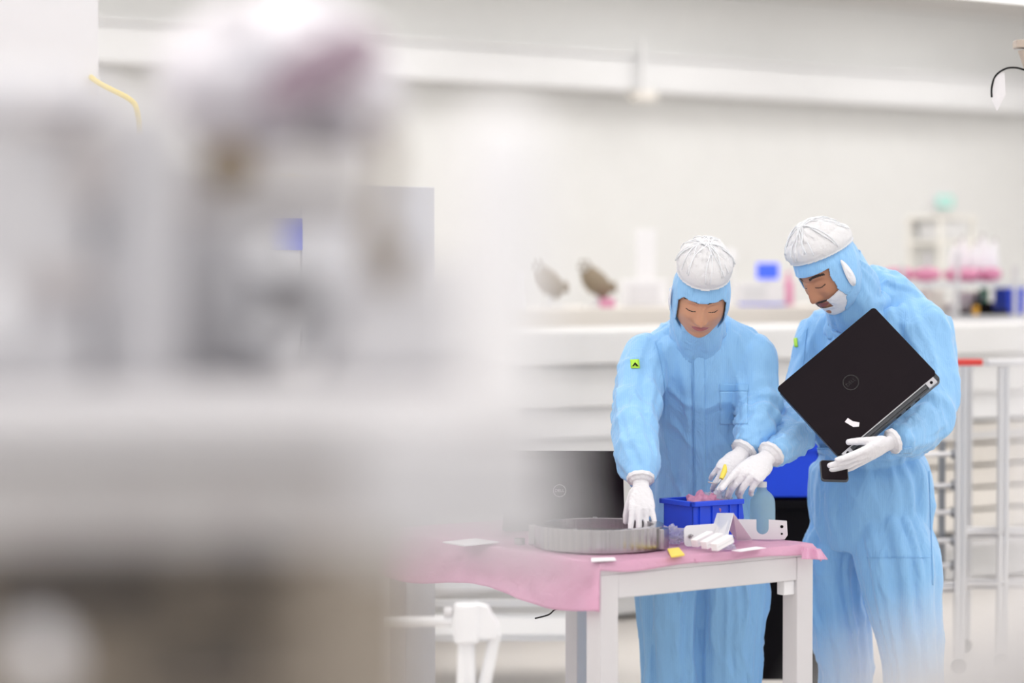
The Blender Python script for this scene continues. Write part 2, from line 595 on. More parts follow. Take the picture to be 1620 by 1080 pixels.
# bronze fittings left of the woman
def fitting(px, label, flip, extra=None):
    o, Y = on_bench(px)
    t = thing('valve_assembly', label, 'fitting', o, 0)
    k = 1 / FPX * Y
    b = MB(Matrix.Translation(o)); b.cyl((0, 0, 0), (0, 0, 0.02), 0.07); b.cyl((0, 0, 0.02), (0, 0, 0.06), 0.018); b.build('stand', M['white_paint'], t)
    b = MB(Matrix.Translation(o))
    b.loft([((-0.06 * flip, 0, 0.20), .040, .040), ((-0.03 * flip, 0, 0.155), .060, .055), ((0.02 * flip, 0, 0.10), .058, .05), ((0.03 * flip, 0, 0.05), .022, .022)], 16, 4)
    b.cyl((0.02 * flip, 0, .10), (0.10 * flip, 0, .11), 0.022, 0.03)
    b.build('valve_body', M['brown'], t)
    b = MB(Matrix.Translation(o))
    for a in range(6):
        th = a * PI / 3
        b.ball((-0.07 * flip + .03 * math.cos(th), -.02, 0.215 + .03 * math.sin(th)), 0.012, 6)
    b.cyl((-0.07 * flip, 0, .215), (-0.07 * flip, -.03, .215), 0.012)
    b.build('handwheel', M['fg_warm'], t)
    return t, o
fitting(868, 'brown valve fitting on the back bench beside the clear wrapped tubes', 1)
t, o = fitting(945, 'taller brown valve fitting with a pink base left of the woman', 1)
b = MB(Matrix.Translation(o)); b.b2((.01, -.10, 0), (.09, -.04, .05), bevel=.01); lab(b.build('pink_cap', M['pink_bag'], t), 'pink wrapped foot of the fitting')
# clear-wrapped tubes
for px, h, l in ((778, .26, 'tall'), (812, .20, 'shorter')):
    o, Y = on_bench(px, 0.05)
    b = MB(Matrix.Translation(o)); b.loft([((0, 0, 0), .05, .05), ((0, 0, h * .5), .04, .045), ((.01, 0, h * .8), .03, .03), ((.015, 0, h), .02, .02)], 18, 4, lambda s, th: .006 * noise.noise(Vector((math.cos(th) * 3, math.sin(th) * 3, s * 6))))
    tag(b.build('wrapped_tube', M['wrap']), l + ' white wrapped tube on the back bench left of the brown fittings', 'tube')
# grey instrument column and cases between the two workers
def case(name, px0, px1, y0, y1, m, label, cat, dv=0.35, d=0.25, extra=None):
    o, Y = on_bench((px0 + px1) / 2, dv)
    w = px_w(px1 - px0, Y) / 1.0
    z1 = CAMZ - (y0 - HOR) / FPX * Y
    z0 = max(BZ, CAMZ - (y1 - HOR) / FPX * Y) if y1 < 480 else BZ
    t = thing(name, label, cat, (o.x, o.y, z0), 0)
    b = MB(Matrix.Translation(Vector((o.x, o.y, z0)))); b.b2((-w / 2, 0, 0), (w / 2, d, z1 - z0), bevel=0.008); b.build('housing', m, t, smooth=False)
    return t, Vector((o.x, o.y, z0)), w, z1 - z0, Y
t, o, w, h, Y = case('instrument_case', 985, 1056, 442, 520, M['pale'], 'pale grey instrument case on the bench left of the woman\'s head', 'instrument')
b = MB(Matrix.Translation(o)); b.b2((-w * .35, -.006, h * .15), (w * .3, 0, h * .8)); lab(b.build('display', M['grey_light'], t, smooth=False), 'dull lavender display')
o2, _ = on_bench(1022, .8)
t = thing('instrument_column', 'tall pale grey column behind the instrument case left of the woman\'s cap', 'column', (o2.x, o2.y, BZ), 0)
b = MB(Matrix.Translation(o2)); b.b2((-.055, 0, 0), (.055, .1, .43), bevel=.01); b.build('post', M['pale'], t, smooth=False)
b = MB(Matrix.Translation(o2)); b.b2((-.07, -.02, 0), (.07, .12, .03)); b.build('foot', M['grey_box'], t, smooth=False)
o, Y = on_bench(1156, .62)
t = thing('desk_lamp', 'round white lamp head just right of the woman\'s cap', 'lamp', o, 0)
b = MB(Matrix.Translation(o)); b.cyl((0, 0, 0), (0, 0, .02), .06); b.tube([(0, 0, .02), (.01, 0, .12), (0, 0, .24)], .008); b.build('stem', M['white'], t)
b = MB(Matrix.Translation(o)); b.ball((0, 0, .27), (.035, .03, .05), 12); b.build('lamp_head', M['white'], t)
t, o, w, h, Y = case('bench_instrument', 1168, 1242, 447, 520, M['grey_light'], 'grey bench instrument between the two workers, under the blue screen', 'instrument', dv=.25)
b = MB(Matrix.Translation(o)); b.b2((-w * .5, -.006, h * .02), (w * .5, .0, h * .10)); lab(b.build('blue_stripe', M['blue_tote'], t, smooth=False), 'blue stripe along the foot')
b = MB(Matrix.Translation(o)); b.b2((-w * .4, -.006, h * .3), (w * .1, .0, h * .85)); b.build('front_panel', M['grey_box'], t, smooth=False)
zt = o.z + h
so = Vector((on_bench(1214, .30)[0].x, on_bench(1214, .30)[0].y, zt))
t = thing('monitor', 'small monitor showing a plain bright blue screen between the workers', 'monitor', so, 0)
b = MB(Matrix.Translation(so)); b.b2((-.067, .0, .015), (.067, .03, .115), bevel=.006); b.build('bezel', M['grey_light'], t, smooth=False)
b = MB(Matrix.Translation(so)); b.b2((-.060, -.004, .022), (.060, .0, .108)); b.build('screen', M['screen_blue'], t, smooth=False)
b = MB(Matrix.Translation(so)); b.b2((-.03, .0, .0), (.03, .03, .02)); b.build('foot', M['grey_box'], t, smooth=False)
so = on_bench(1247, .3)[0]
b = MB(Matrix.Translation(so)); b.loft([((0, 0, 0), .03, .03), ((0, 0, .12), .028, .028), ((0, 0, .15), .012, .012), ((0, 0, .19), .012, .012)], 16, 4)
tag(b.build('pink_bottle', M['pink_bag']), 'small pink bottle at the edge of the man\'s hood', 'bottle')

# cream cabinet frame and rack at the right
def at(px, Y, z=0.0):
    return Vector(((px - 810) / FPX * Y, Y, z))
Yc = 16.5
t = thing('cabinet', 'cream glass-fronted cabinet standing below the exit sign', 'cabinet', at(1513, Yc), ANG)
Tm = Matrix.Translation(at(1513, Yc)) @ MR
b = MB(Tm)
for x in (-.15, .15):
    for y in (0, .3):
        b.box((x, y, .95), (.03, .03, 1.9))
for z in (1.89, 1.72, 1.2, .5):
    b.b2((-.17, -.02, z - .015), (.17, .32, z + .015))
b.build('frame', M['cream'], t, smooth=False)
b = MB(Tm); b.b2((-.135, .28, .05), (.135, .30, 1.88)); b.build('back_panel', M['wall'], t, smooth=False)
b = MB(Tm); b.b2((-.12, -.0, 1.74), (.10, .25, 1.87), bevel=.02); b.build('top_drawer', M['white_paint'], t, smooth=False)

Yr = 12.9
RT = Matrix.Translation(at(1550, Yr)) @ Matrix.Rotation(math.radians(12), 4, 'Z')
t = thing('wire_shelf_rack', 'chrome shelving rack with pink-wrapped goods behind the man', 'rack', at(1550, Yr), math.radians(12))
def rx_(px): return (px - 1550) / FPX * Yr
for px in (1420, 1512, 1610, 1700):
    for y in (0, .42):
        b = MB(RT); b.cyl((rx_(px), y, 0), (rx_(px), y, 1.62 if px == 1512 else 1.55), .013); b.build('upright', M['alu'], t)
zs_hi = CAMZ - (447 - HOR) / FPX * Yr
zs_lo = CAMZ - (500 - HOR) / FPX * Yr
for z in (zs_hi, zs_lo, .6):
    b = MB(RT)
    for y in (0, .06, .12, .18, .24, .30, .36, .42):
        b.cyl((rx_(1415), y, z), (rx_(1705), y, z), .004, n=6)
    b.b2((rx_(1415), -.008, z - .022), (rx_(1705), .0, z + .005)); b.b2((rx_(1415), .42, z - .022), (rx_(1705), .428, z + .005))
    b.build('shelf', M['alu'], t)
def on_rack(px, dy, z): return RT @ Vector((rx_(px), dy, z))
def bag(px, dy, z, w, d, h, m, name, label, cat, seed, group=None):
    o = on_rack(px, dy, z)
    b = MB(Matrix.Translation(o)); b.ball((0, 0, h / 2), (w / 2, d / 2, h / 2), 14, dis=.22, ds=2.5, seed=seed)
    for i, q in enumerate(b.v):
        if q.z < o.z: q.z = o.z
    return tag(b.build(name, m), label, cat, group)
for px, w, l in ((1435, .17, 'flat pink wrapped bag on the upper rack shelf, beside the man\'s shoulder'),
                 (1484, .15, 'bright pink bag on the upper rack shelf, between the first uprights'),
                 (1546, .21, 'pale pink wrapped bag on the upper rack shelf, right of the tall upright'),
                 (1592, .11, 'reddish pink bag at the end of the upper rack shelf')):
    bag(px, .2, zs_hi + .006, w, .3, .075, M['pink_bag'], 'pink_bag', l, 'bag', px)
hs = [(1552, .20, 'white wrapped bottle nearest the rack\'s tall upright'), (1568, .23, 'white wrapped bottle with a bulging top on the rack'),
      (1586, .21, 'white wrapped bottle leaning on the upper rack shelf'), (1603, .24, 'tall white wrapped bottle at the right end of the rack'),
      (1618, .22, 'white wrapped bottle cut by the right edge of the picture')]
for i, (px, h, l) in enumerate(hs):
    o = on_rack(px, .36, zs_hi + .006)
    tt = thing('wrapped_bottle', l, 'bottle', o)
    b = MB(Matrix.Translation(o)); b.loft([((0, 0, 0), .026, .026), ((0, 0, h * .5), .03, .03), ((0, 0, h * .75), .022, .022), ((.01 * (-1) ** i, 0, h), .01, .01)], 12, 4,
        lambda s, th: .004 * noise.noise(Vector((math.cos(th) * 3 + i * 9, math.sin(th) * 3, s * 6))))
    b.build('wrap', M['wrap'], tt)
    b = MB(Matrix.Translation(o)); b.cyl((.01 * (-1) ** i, 0, h * .97), (.012 * (-1) ** i, 0, h * 1.08), .010); b.build('neck', M['fg_grey'], tt)
# lower shelf: green boards and black instrument
def rbox(name, px0, px1, y0, y1, m, label, cat, dy=.1, d=.2):
    z0 = zs_lo + .006
    ztop = CAMZ - (y0 - HOR) / FPX * Yr
    b = MB(RT); b.b2((rx_(px0), dy, z0), (rx_(px1), dy + d, ztop), bevel=.006)
    return tag(b.build(name, m, smooth=False), label, cat)
o = on_rack(1568, .08, zs_lo + .006)
t = thing('black_instrument', 'black tabletop microscope on the lower rack shelf', 'microscope', o, math.radians(12))
b = MB(RT); b.b2((rx_(1542), .06, zs_lo + .006), (rx_(1608), .26, zs_lo + .03), bevel=.004); b.b2((rx_(1562), .08, zs_lo + .03), (rx_(1584), .22, zs_lo + .075), bevel=.004); b.build('base', M['black'], t, smooth=False)
b = MB(RT); b.cyl((rx_(1562), .14, zs_lo + .03), (rx_(1562), .14, zs_lo + .13), .013); b.build('column', M['black'], t)
rbox('orange_reel', 1544, 1551, 484, 500, M['orange'], 'small orange reel on the lower rack shelf', 'reel', .02, .03)
rbox('green_board', 1591, 1603, 456, 480, M['green'], 'dark green circuit board standing on the lower rack shelf', 'circuit board', .3, .03)
rbox('blue_binder', 1611, 1640, 455, 500, M['blue_tote'], 'blue binder at the right edge on the lower rack shelf', 'binder', .1, .2)
rbox('white_carton', 1553, 1590, 462, 500, M['white_paint'], 'white carton behind the black microscope on the rack', 'box', .3, .1)
rbox('parts_tray', 1540, 1608, 447, 449, M['grey_light'], 'thin grey tray', 'tray', .1, .1) if False else None
rbox('cream_carton', 1480, 1508, 460, 500, M['beige'], 'cream carton on the lower rack shelf beside the man\'s shoulder', 'box', .15, .2)
rbox('lavender_carton', 1517, 1530, 480, 500, M['grey_light'], 'low lavender-grey carton on the lower rack shelf', 'box', .15, .2)

# ---------------------------------------------------------------- aluminium profile rack at the right
def profile(b, c0, c1, w=0.03):
    """slotted aluminium profile between two points of the current frame"""
    c0, c1 = Vector(c0), Vector(c1)
    ax = (c1 - c0).normalized(); L = (c1 - c0).length
    x = ax.orthogonal().normalized() if abs(ax.z) < .9 else Vector((1, 0, 0)); y = ax.cross(x)
    h, s, d = w / 2, w * .14, w * .22
    o = [(-h, -h), (-s, -h), (-s, -h + d), (s, -h + d), (s, -h), (h, -h), (h, -s), (h - d, -s), (h - d, s), (h, s), (h, h),
         (s, h), (s, h - d), (-s, h - d), (-s, h), (-h, h), (-h, s), (-h + d, s), (-h + d, -s), (-h, -s)]
    b.prism(o, L, frame(c0, x, y, ax))
Ya = 9.0
t = thing('profile_trolley', 'aluminium profile trolley with rods behind the man\'s left side', 'trolley', at(1550, Ya), ANG * .6)
zt = CAMZ - (572 - HOR) / FPX * Ya
for i, (px, dy) in enumerate(((1521, 0), (1589, .12), (1530, .5), (1660, .3))):
    q = at(px, Ya + dy)
    b = MB(); profile(b, (q.x, q.y, .06), (q.x, q.y, zt - .01), .04); b.build('post', M['alu'], t, smooth=False)
    b = MB(); b.ball((q.x, q.y, .03), .03, 8); b.build('caster', M['black'], t)
a0, a1 = at(1505, Ya), at(1552, Ya + .02)
b = MB(); b.b2((a0.x, Ya - .03, zt - .014), (a1.x, Ya + .03, zt + .010), bevel=.006); lab(b.build('red_cap', M['red'], t, smooth=False), 'red end cap')
a0, a1 = at(1560, Ya + .1), at(1680, Ya + .1)
b = MB(); b.b2((a0.x, Ya + .06, zt - .02), (a1.x, Ya + .15, zt + .006), bevel=.006); b.build('top_rail', M['alu'], t, smooth=False)
b = MB(); q = at(1492, Ya + .1); q2 = CAMZ - (700 - HOR) / FPX * Ya; b.b2((q.x - .012, q.y, CAMZ - (940 - HOR) / FPX * Ya), (q.x + .012, q.y + .02, q2)); lab(b.build('rod_holder', M['alu_dark'], t, smooth=False), 'dark vertical rod holder')
for k, py in enumerate((722, 772, 815, 860, 900)):
    z = CAMZ - (py - HOR) / FPX * Ya
    q0, q1 = at(1440, Ya + .06), at(1506, Ya + .06)
    b = MB(); b.cyl((q0.x, q0.y, z), (q1.x, q1.y, z + .004), .010); rd = b.build('rod', M['alu'], t)
    b = MB(); b.cyl((q1.x, q1.y, z + .004), (q1.x + .014, q1.y, z + .004), .020, n=8); lab(b.build('end_nut', M['alu_dark'], rd), 'dark end nut')
b = MB(); q0, q1 = at(1400, Ya + .02), at(1521, Ya + .02); z = CAMZ - (932 - HOR) / FPX * Ya
profile(b, (q0.x, q0.y, z), (q1.x, q1.y, z), .03); b.build('lower_rail', M['alu'], t, smooth=False)
b = MB(); q0, q1 = at(1530, Ya + .12), at(1700, Ya + .12)
for py in (848, 932): 
    z = CAMZ - (py - HOR) / FPX * Ya
    profile(b, (q0.x, q0.y, z), (q1.x, q1.y, z), .03)
b.build('cross_rail', M['alu'], t, smooth=False)

# ---------------------------------------------------------------- black trolley with blue tote between the workers
Yb = 8.3
t = thing('black_trolley', 'black trolley standing in the gap between the two workers', 'trolley', at(1210, Yb), 0)
zt = CAMZ - (792 - HOR) / FPX * Yb
x0, x1 = at(1118, Yb).x, at(1318, Yb).x
b = MB(); b.b2((x0, Yb, zt - .03), (x1, Yb + .5, zt), bevel=.006); b.build('top_shelf', M['black'], t, smooth=False)
b = MB(); b.b2((x0 + .01, Yb + .02, .10), (x1 - .01, Yb + .48, zt - .03)); b.build('body', M['black'], t, smooth=False)
for x in (x0 + .05, x1 - .05):
    for y in (Yb + .06, Yb + .44):
        b = MB(); b.cyl((x - .012, y, .045), (x + .012, y, .045), .045); b.b2((x - .02, y - .02, .05), (x + .02, y + .02, .10)); b.build('caster', M['black'], t)
zt += .001
t = thing('blue_tote', 'large bright blue storage tote between the two workers', 'tote', at(1245, Yb + .2, zt), 0)
hx0, hx1, hh = at(1190, Yb).x, at(1300, Yb).x, .20
b = MB()
for (a, c) in (((hx0, Yb + .02, zt), (hx1, Yb + .03, zt + hh)), ((hx0, Yb + .40, zt), (hx1, Yb + .41, zt + hh)), ((hx0, Yb + .02, zt), (hx0 + .01, Yb + .41, zt + hh)),
               ((hx1 - .01, Yb + .02, zt), (hx1, Yb + .41, zt + hh)), ((hx0, Yb + .02, zt), (hx1, Yb + .41, zt + .01))):
    b.b2(a, c)
b.build('tote_body', M['blue_tote'], t, smooth=False)
b = MB(); b.b2((hx0 - .012, Yb + .006, zt + hh - .03), (hx1 + .012, Yb + .022, zt + hh)); b.b2((hx0 - .012, Yb + .41, zt + hh - .03), (hx1 + .012, Yb + .424, zt + hh)); b.build('rim', M['blue_tote'], t, smooth=False)

# ---------------------------------------------------------------- things at the left, middle distance
Yg = 7.9
t = thing('equipment_cabinet', 'tall pale grey cabinet cut by the upper left corner', 'cabinet', at(0, Yg), 0)
TG = Matrix.Translation(at(158, Yg)) @ MR
b = MB(TG); b.b2((-1.3, 0, .08), (0, .6, 2.5), bevel=.004); b.build('body', M['grey_light'], t, smooth=False)
b = MB(TG); b.b2((-1.28, -.02, .12), (-.62, 0, 2.46), bevel=.004); d = b.build('door', M['grey_light'], t, smooth=False)
b = MB(TG); b.cyl((-.68, -.04, 1.1), (-.68, -.04, 1.3), .01); b.build('handle', M['alu'], d)
b = MB(TG); b.b2((-1.26, .03, 0), (-.04, .56, .08)); b.build('plinth', M['fg_grey'], t, smooth=False)
Yg = 7.7
TG = Matrix.Translation(at(688, Yg)) @ MR
def wloc(px):
    r = (px - 810) / FPX
    return (at(688, Yg).x - r * Yg) / (math.cos(ANG) - r * math.sin(ANG))
X0, X1, X2 = -wloc(395), -wloc(478), 0
z1 = CAMZ - (296 - HOR) / FPX * Yg
t = thing('control_cabinet', 'grey control cabinet with a straight top behind the machine', 'cabinet', at(560, Yg), 0)
b = MB(TG); b.b2((X1, 0, .05), (X2, .4, z1), bevel=.003); b.build('body', M['grey_box'], t, smooth=False)
b = MB(TG); b.b2((X0, .01, .05), (X1, .4, z1 + .002), bevel=.003); lab(b.build('side_section', M['white_paint'], t, smooth=False), 'white side section')
zb = CAMZ - (348 - HOR) / FPX * Yg
b = MB(TG); b.b2((X0, -.004, zb - .10), (X1, .01, zb), bevel=.003); lab(b.build('blue_label_strip', M['blue_tote'], t, smooth=False), 'blue strip on the side section')
b = MB(TG); b.b2((X0 + .02, .02, 0), (X2 - .02, .36, .05)); b.build('plinth', M['fg_grey'], t, smooth=False)
b = MB(); q = at(462, 7.42, z1 + .013); Yg = 7.40
b.tube([(q.x - .09, Yg + .12, q.z), (q.x - .03, Yg + .08, q.z + .008), (q.x + .02, Yg + .1, q.z + .004), (q.x + .04, Yg + .2, q.z), (q.x - .02, Yg + .24, q.z)], .011)
tag(b.build('cable', M['yellow']), 'yellow cable lying on top of the grey control cabinet', 'cable')
b = MB(); b.tube([W(118, 100, 8.02), W(150, 128, 7.86), W(175, 142, 7.84), W(205, 158, 7.86), W(217, 178, 7.86), W(222, 240, 7.9), W(222, 400, 7.95), at(222, 7.97, .4), at(224, 7.9, .012), at(205, 7.7, .010)], .009)
tag(b.build('cable', M['yellow']), 'yellow cable hanging past the tall grey cabinet, upper left', 'cable')

# overhead arm with cable and tag, upper right
Yo = 7.4
t = thing('overhead_arm', 'beige overhead arm end at the upper right edge of the picture', 'arm', W(1625, 110, Yo), 0)
b = MB(); q = W(1618, 70, Yo); b.b2((q.x - .025, Yo - .03, q.z - .012), (q.x + .12, Yo + .03, q.z + .012), bevel=.004)
b.build('flange', M['arm_beige'], t, smooth=False)
b = MB(); q0, q1 = W(1628, 78, Yo), W(1634, 122, Yo); b.loft([(q0, .035, .03), (q1, .018, .018)], 16, 2); b.cyl(q1, q1 + Vector((.1, 0, .0)), .018); b.build('socket', M['arm_beige'], t)
b = MB(); q = W(1650, 30, Yo); b.cyl((q.x, Yo, q.z - .08), (q.x, Yo, CEIL), .02); b.build('drop_pole', M['white_paint'], t)
b = MB(); b.tube([W(1569, 154, Yo), W(1569, 138, Yo), W(1575, 120, Yo), W(1590, 109, Yo), W(1606, 107, Yo), W(1622, 111, Yo), W(1640, 118, Yo)], .0030, n=8, sub=6)
tag(b.build('cable', M['black']), 'thin black cable curving down from the overhead arm, upper right', 'cable')
b = MB()
pts = [W(1574, 118, Yo), W(1589, 114, Yo + .01), W(1591, 150, Yo), W(1577, 176, Yo), W(1570, 160, Yo - .01)]
b.add(pts, [[0, 1, 2, 3, 4]]); b.v = list(b.v)
tag(b.build('cable_tag', M['tag_white'], smooth=False, solid=.0015), 'small white paper tag hanging from the thin black cable', 'tag')
# ================================================================ the table and what lies on it
TZ = 0.75
TA = math.atan2(0.45, 0.61)
T0 = W(950, 893, 6.25); T0.z = 0
TT = Matrix.Translation(T0) @ Matrix.Rotation(TA, 4, 'Z')
LA, LB = 0.755, 1.05
t = thing('work_table', 'white square-tube work table under the pink film', 'table', TT @ Vector((LA / 2, LB / 2, 0)), TA)
b = MB(TT); b.b2((0, 0, TZ - .03), (LA, LB, TZ - .006), bevel=.003); b.build('tabletop', M['table_paint'], t, smooth=False)
for (x, y) in ((0, 0), (LA - .06, 0), (0, LB - .06), (LA - .06, LB - .06)):
    b = MB(TT); b.b2((x, y, .012), (x + .06, y + .06, TZ - .03), bevel=.004); lg = b.build('leg', M['table_paint'], t, smooth=False)
    b = MB(TT); b.cyl((x + .03, y + .03, 0), (x + .03, y + .03, .014), .024); b.build('levelling_foot', M['fg_grey'], lg)
for a, c in (((.06, .002, TZ - .095), (LA - .06, .058, TZ - .03)), ((.06, LB - .058, TZ - .095), (LA - .06, LB - .002, TZ - .03)),
             ((.002, .06, TZ - .095), (.058, LB - .06, TZ - .03)), ((LA - .058, .06, TZ - .095), (LA - .002, LB - .06, TZ - .03))):
    b = MB(TT); b.b2(a, c, bevel=.004); b.build('rail', M['table_paint'], t, smooth=False)
b = MB(TT); b.b2((LA - .10, .01, TZ - .135), (LA - .06, .04, TZ - .095), bevel=.004); lab(b.build('corner_block', M['white'], t, smooth=False), 'small white block under the front rail')

def film(T, la, lb, over, name, m, thick=.0012, amp=.003):
    """film laid over the table: (a,b) run past the edges and the excess hangs down"""
    oa0, oa1, ob0, ob1 = over
    na, nb = 120, 130
    vs, fs = [], []
    for j in range(nb + 1):
        for i in range(na + 1):
            a = -oa0 + (la + oa0 + oa1) * i / na
            q = -ob0 + (lb + ob0 + ob1) * j / nb
            # ragged lower edge
            rag = .65 + .5 * noise.noise(Vector((a * 5, q * 5, 3)))
            ex = (a - la) if a > la else (a if a < 0 else 0)
            ey = (q - lb) if q > lb else (q if q < 0 else 0)
            if ex < 0: ex *= .84 + .10 * math.sin(q * 9) * (q > 0)
            if ey < 0: ey *= rag
            x, y = min(max(a, 0), la), min(max(q, 0), lb)
            dx = min(abs(ex), .5); dy = min(abs(ey), .5)
            drop = math.hypot(ex, ey)
            flare = .010 * (1 - math.exp(-drop * 60)) + drop * .12 + .010 * (drop > 0) * noise.noise(Vector((a * 14, q * 14, 1))) * min(1, drop * 20)
            nx = (ex > 0) - (ex < 0); ny = (ey > 0) - (ey < 0)
            x += nx * flare; y += ny * flare
            z = TZ - drop + .002
            if drop == 0:
                z += amp * max(0, noise.noise(Vector((a * 9, q * 9, 5)))) * 1.6
            vs.append((x, y, z))
    for j in range(nb):
        for i in range(na):
            a = j * (na + 1) + i
            fs.append([a, a + 1, a + na + 2, a + na + 1])
    b = MB(T); b.add(vs, fs)
    return b.build(name, m, solid=thick)
f_ = film(TT, LA, LB, (.145, .045, .034, .03), 'table_film', M['pink'])
tag(f_, 'pink translucent film covering the work table and hanging over its edges', 'sheet')
# gathered fold of film at the front edge and the flare at the corner
b = MB()
vs, fs = [], []
n = 40
for i in range(n + 1):
    s = i / n
    px = 1096 + 72 * s
    top = 880 - 8 * s + 3 * math.sin(s * 9)
    for j in range(7):
        r = j / 6
        p = W(px + 3 * math.sin(r * 3), top + r * (10 + 5 * math.sin(s * 8) + 4 * (s > .8)), 6.45 + .19 * s - .016 * math.sin(r * 3.1) - .008 * math.sin(s * 20 + r * 2))
        vs.append(p)
for i in range(n):
    for j in range(6):
        a = i * 7 + j
        fs.append([a, a + 1, a + 8, a + 7])
b.add(vs, fs)
tag(b.build('film_offcut', M['pink'], solid=.001), 'crumpled strip of pink film folded over the front edge of the table', 'film')
b = MB()
vs, fs = [], []
for i in range(15):
    s = i / 14
    for j in range(9):
        r = j / 8
        p = W(1268 + 30 * s + 12 * r * s, 864 + 4 * s + r * (20 - 3 * s) , 6.66 - .03 * r + .012 * math.sin(s * 14 + r * 2) - .01)
        vs.append(p)
for i in range(14):
    for j in range(8):
        a = i * 9 + j
        fs.append([a, a + 1, a + 10, a + 9])
b.add(vs, fs)
tag(b.build('film_corner', M['pink'], solid=.001), 'loose corner of pink film sticking out at the right end of the table', 'film')

def top(px, py):
    """point on the table top under that pixel"""
    d = ray(px, py)
    return Vector((0, 0, CAMZ)) + d * ((TZ + .005 - CAMZ) / d.z)

ZT = TZ + .007
# machined ring
RC = Vector((0.238, 6.60, ZT))
t = thing('machined_ring', 'large machined steel ring lying on the pink film under the woman\'s hand', 'metal ring', RC)
b = MB(Matrix.Translation(RC)); b.ring((0, 0, 0), .150, .181, .062, 144, wob=lambda th: -.0016 * (math.cos(th * 48) > .2) - .004 * abs(math.cos(th * 3)))
b.build('ring_wall', M['steel'], t, autosm=20, bevel=.0008)
b = MB(Matrix.Translation(RC)); b.ring((0, 0, .002), .118, .151, .026, 96, wob=None); b.build('inner_step', M['steel'], t, autosm=20)
for th in (-.35, 2.9):
    b = MB(Matrix.Translation(RC) @ Matrix.Rotation(th, 4, 'Z')); b.b2((.172, -.026, .0), (.192, .026, .056), bevel=.002); b.build('lug', M['steel'], t, smooth=False)
for th in (-1.1, -2.0, .5, 1.6):
    b = MB(Matrix.Translation(RC) @ Matrix.Rotation(th, 4, 'Z')); b.cyl((.166, 0, .058), (.166, 0, .0635), .006); b.build('bolt_head', M['alu_dark'], t)

# laptop on the table, its lid towards the camera
LT = frame((0, 0, 0), (1, -.04, 0), (.04, 1, 0), (0, 0, 1))
bl = W(892, 846, 6.98); LT.translation = Vector((bl.x, bl.y, ZT))
t = thing('laptop', 'open dark laptop on the table, its lid back towards the camera, left of the woman', 'laptop', LT.translation)
b = MB(LT); b.b2((-.178, 0.0, 0), (.178, .235, .02), bevel=.006); b.build('keyboard_base', M['base_grey'], t, smooth=False)
LL = LT @ Matrix.Translation((0, .004, .016)) @ Matrix.Rotation(math.radians(12), 4, 'X')
def rounded(w, h, r, n=6, y0=0):
    o = []
    for cx, cy, a0 in ((w / 2 - r, y0 + r, -PI / 2), (w / 2 - r, y0 + h - r, 0), (-w / 2 + r, y0 + h - r, PI / 2), (-w / 2 + r, y0 + r, PI)):
        for k in range(n + 1):
            a = a0 + PI / 2 * k / n
            o.append((cx + r * math.cos(a), cy + r * math.sin(a)))
    return o
# lid local: x right, y up the lid, z towards the camera
LL2 = LL @ Matrix(((1, 0, 0, 0), (0, 0, -1, 0), (0, 1, 0, 0), (0, 0, 0, 1)))
b = MB(LL2); o_ = rounded(.352, .226, .010); o_ = [(x * (1 - .035 * (y / .226)), y) for x, y in o_]; b.prism(o_, .007); b.build('lid', M['lid'], t, smooth=False, bevel=.001)
b = MB(LL2); b.b2((-.16, .012, -.002), (.16, .214, 0)); b.build('screen', M['black'], t, smooth=False)
b = MB(LL2); b.cyl((-.12, .002, .002), (.12, .002, .002), .006); b.build('hinge', M['base_grey'], t)
lc = LL2 @ Vector((-.012, .108, .007))
Tl = Matrix.Translation(lc) @ LL2.to_3x3().to_4x4()
b = MB(Tl); b.ring((0, 0, 0), .0172, .0186, .0006, 40); b.build('logo_ring', M['logo_silver'], t)
text_mesh('DELL', .0125, Tl, 'logo_lettering', M['logo_silver'], t)

# blue parts bin
nc = top(1096, 858); nc = Vector((.505, 6.74, ZT))
BT = Matrix.Translation(nc) @ Matrix.Rotation(math.radians(33), 4, 'Z')
BL, BW, BH = .182, .135, .108
t = thing('parts_bin', 'blue plastic parts bin with a ribbed side on the work table', 'bin', nc)
b = MB(BT)
ho = [(0, 0), (BL - .014, 0), (BL, .055), (BL - .008, BH), (0, BH)]    # side outline with the sloped hopper front at the far end
side = lambda y: frame(BT.inverted() @ (BT @ Vector((0, y, 0))), (1, 0, 0), (0, 0, 1), (0, -1, 0))
b.prism([(x, z) for x, z in ho], .003, frame((0, .003, 0), (1, 0, 0), (0, 0, 1), (0, -1, 0)))
b.prism([(x, z) for x, z in ho], .003, frame((0, BW, 0), (1, 0, 0), (0, 0, 1), (0, -1, 0)))
b.b2((0, 0, 0), (.003, BW, BH)); b.b2((0, 0, 0), (BL - .014, BW, .003))
b.add([(BL - .014, 0, 0), (BL - .014, BW, 0), (BL, BW, .055), (BL, 0, .055), (BL - .018, 0, .002), (BL - .018, BW, .002), (BL - .004, BW, .055), (BL - .004, 0, .055)],
      [[0, 1, 2, 3], [7, 6, 5, 4], [0, 3, 7, 4], [1, 5, 6, 2], [3, 2, 6, 7], [0, 4, 5, 1]])
b.build('bin_shell', M['blue_bin'], t, smooth=False)
b = MB(BT)
b.b2((-.010, -.010, BH - .014), (BL - .006, .003, BH)); b.b2((-.010, BW - .003, BH - .014), (BL - .006, BW + .010, BH)); b.b2((-.010, -.010, BH - .014), (.003, BW + .01, BH))
b.build('rim', M['blue_bin'], t, smooth=False, bevel=.002)
for x in (.022, .066, .128, .160):
    b = MB(BT); b.b2((x, -.005, .004), (x + .004, .0, BH - .014)); b.build('rib', M['blue_bin'], t, smooth=False)
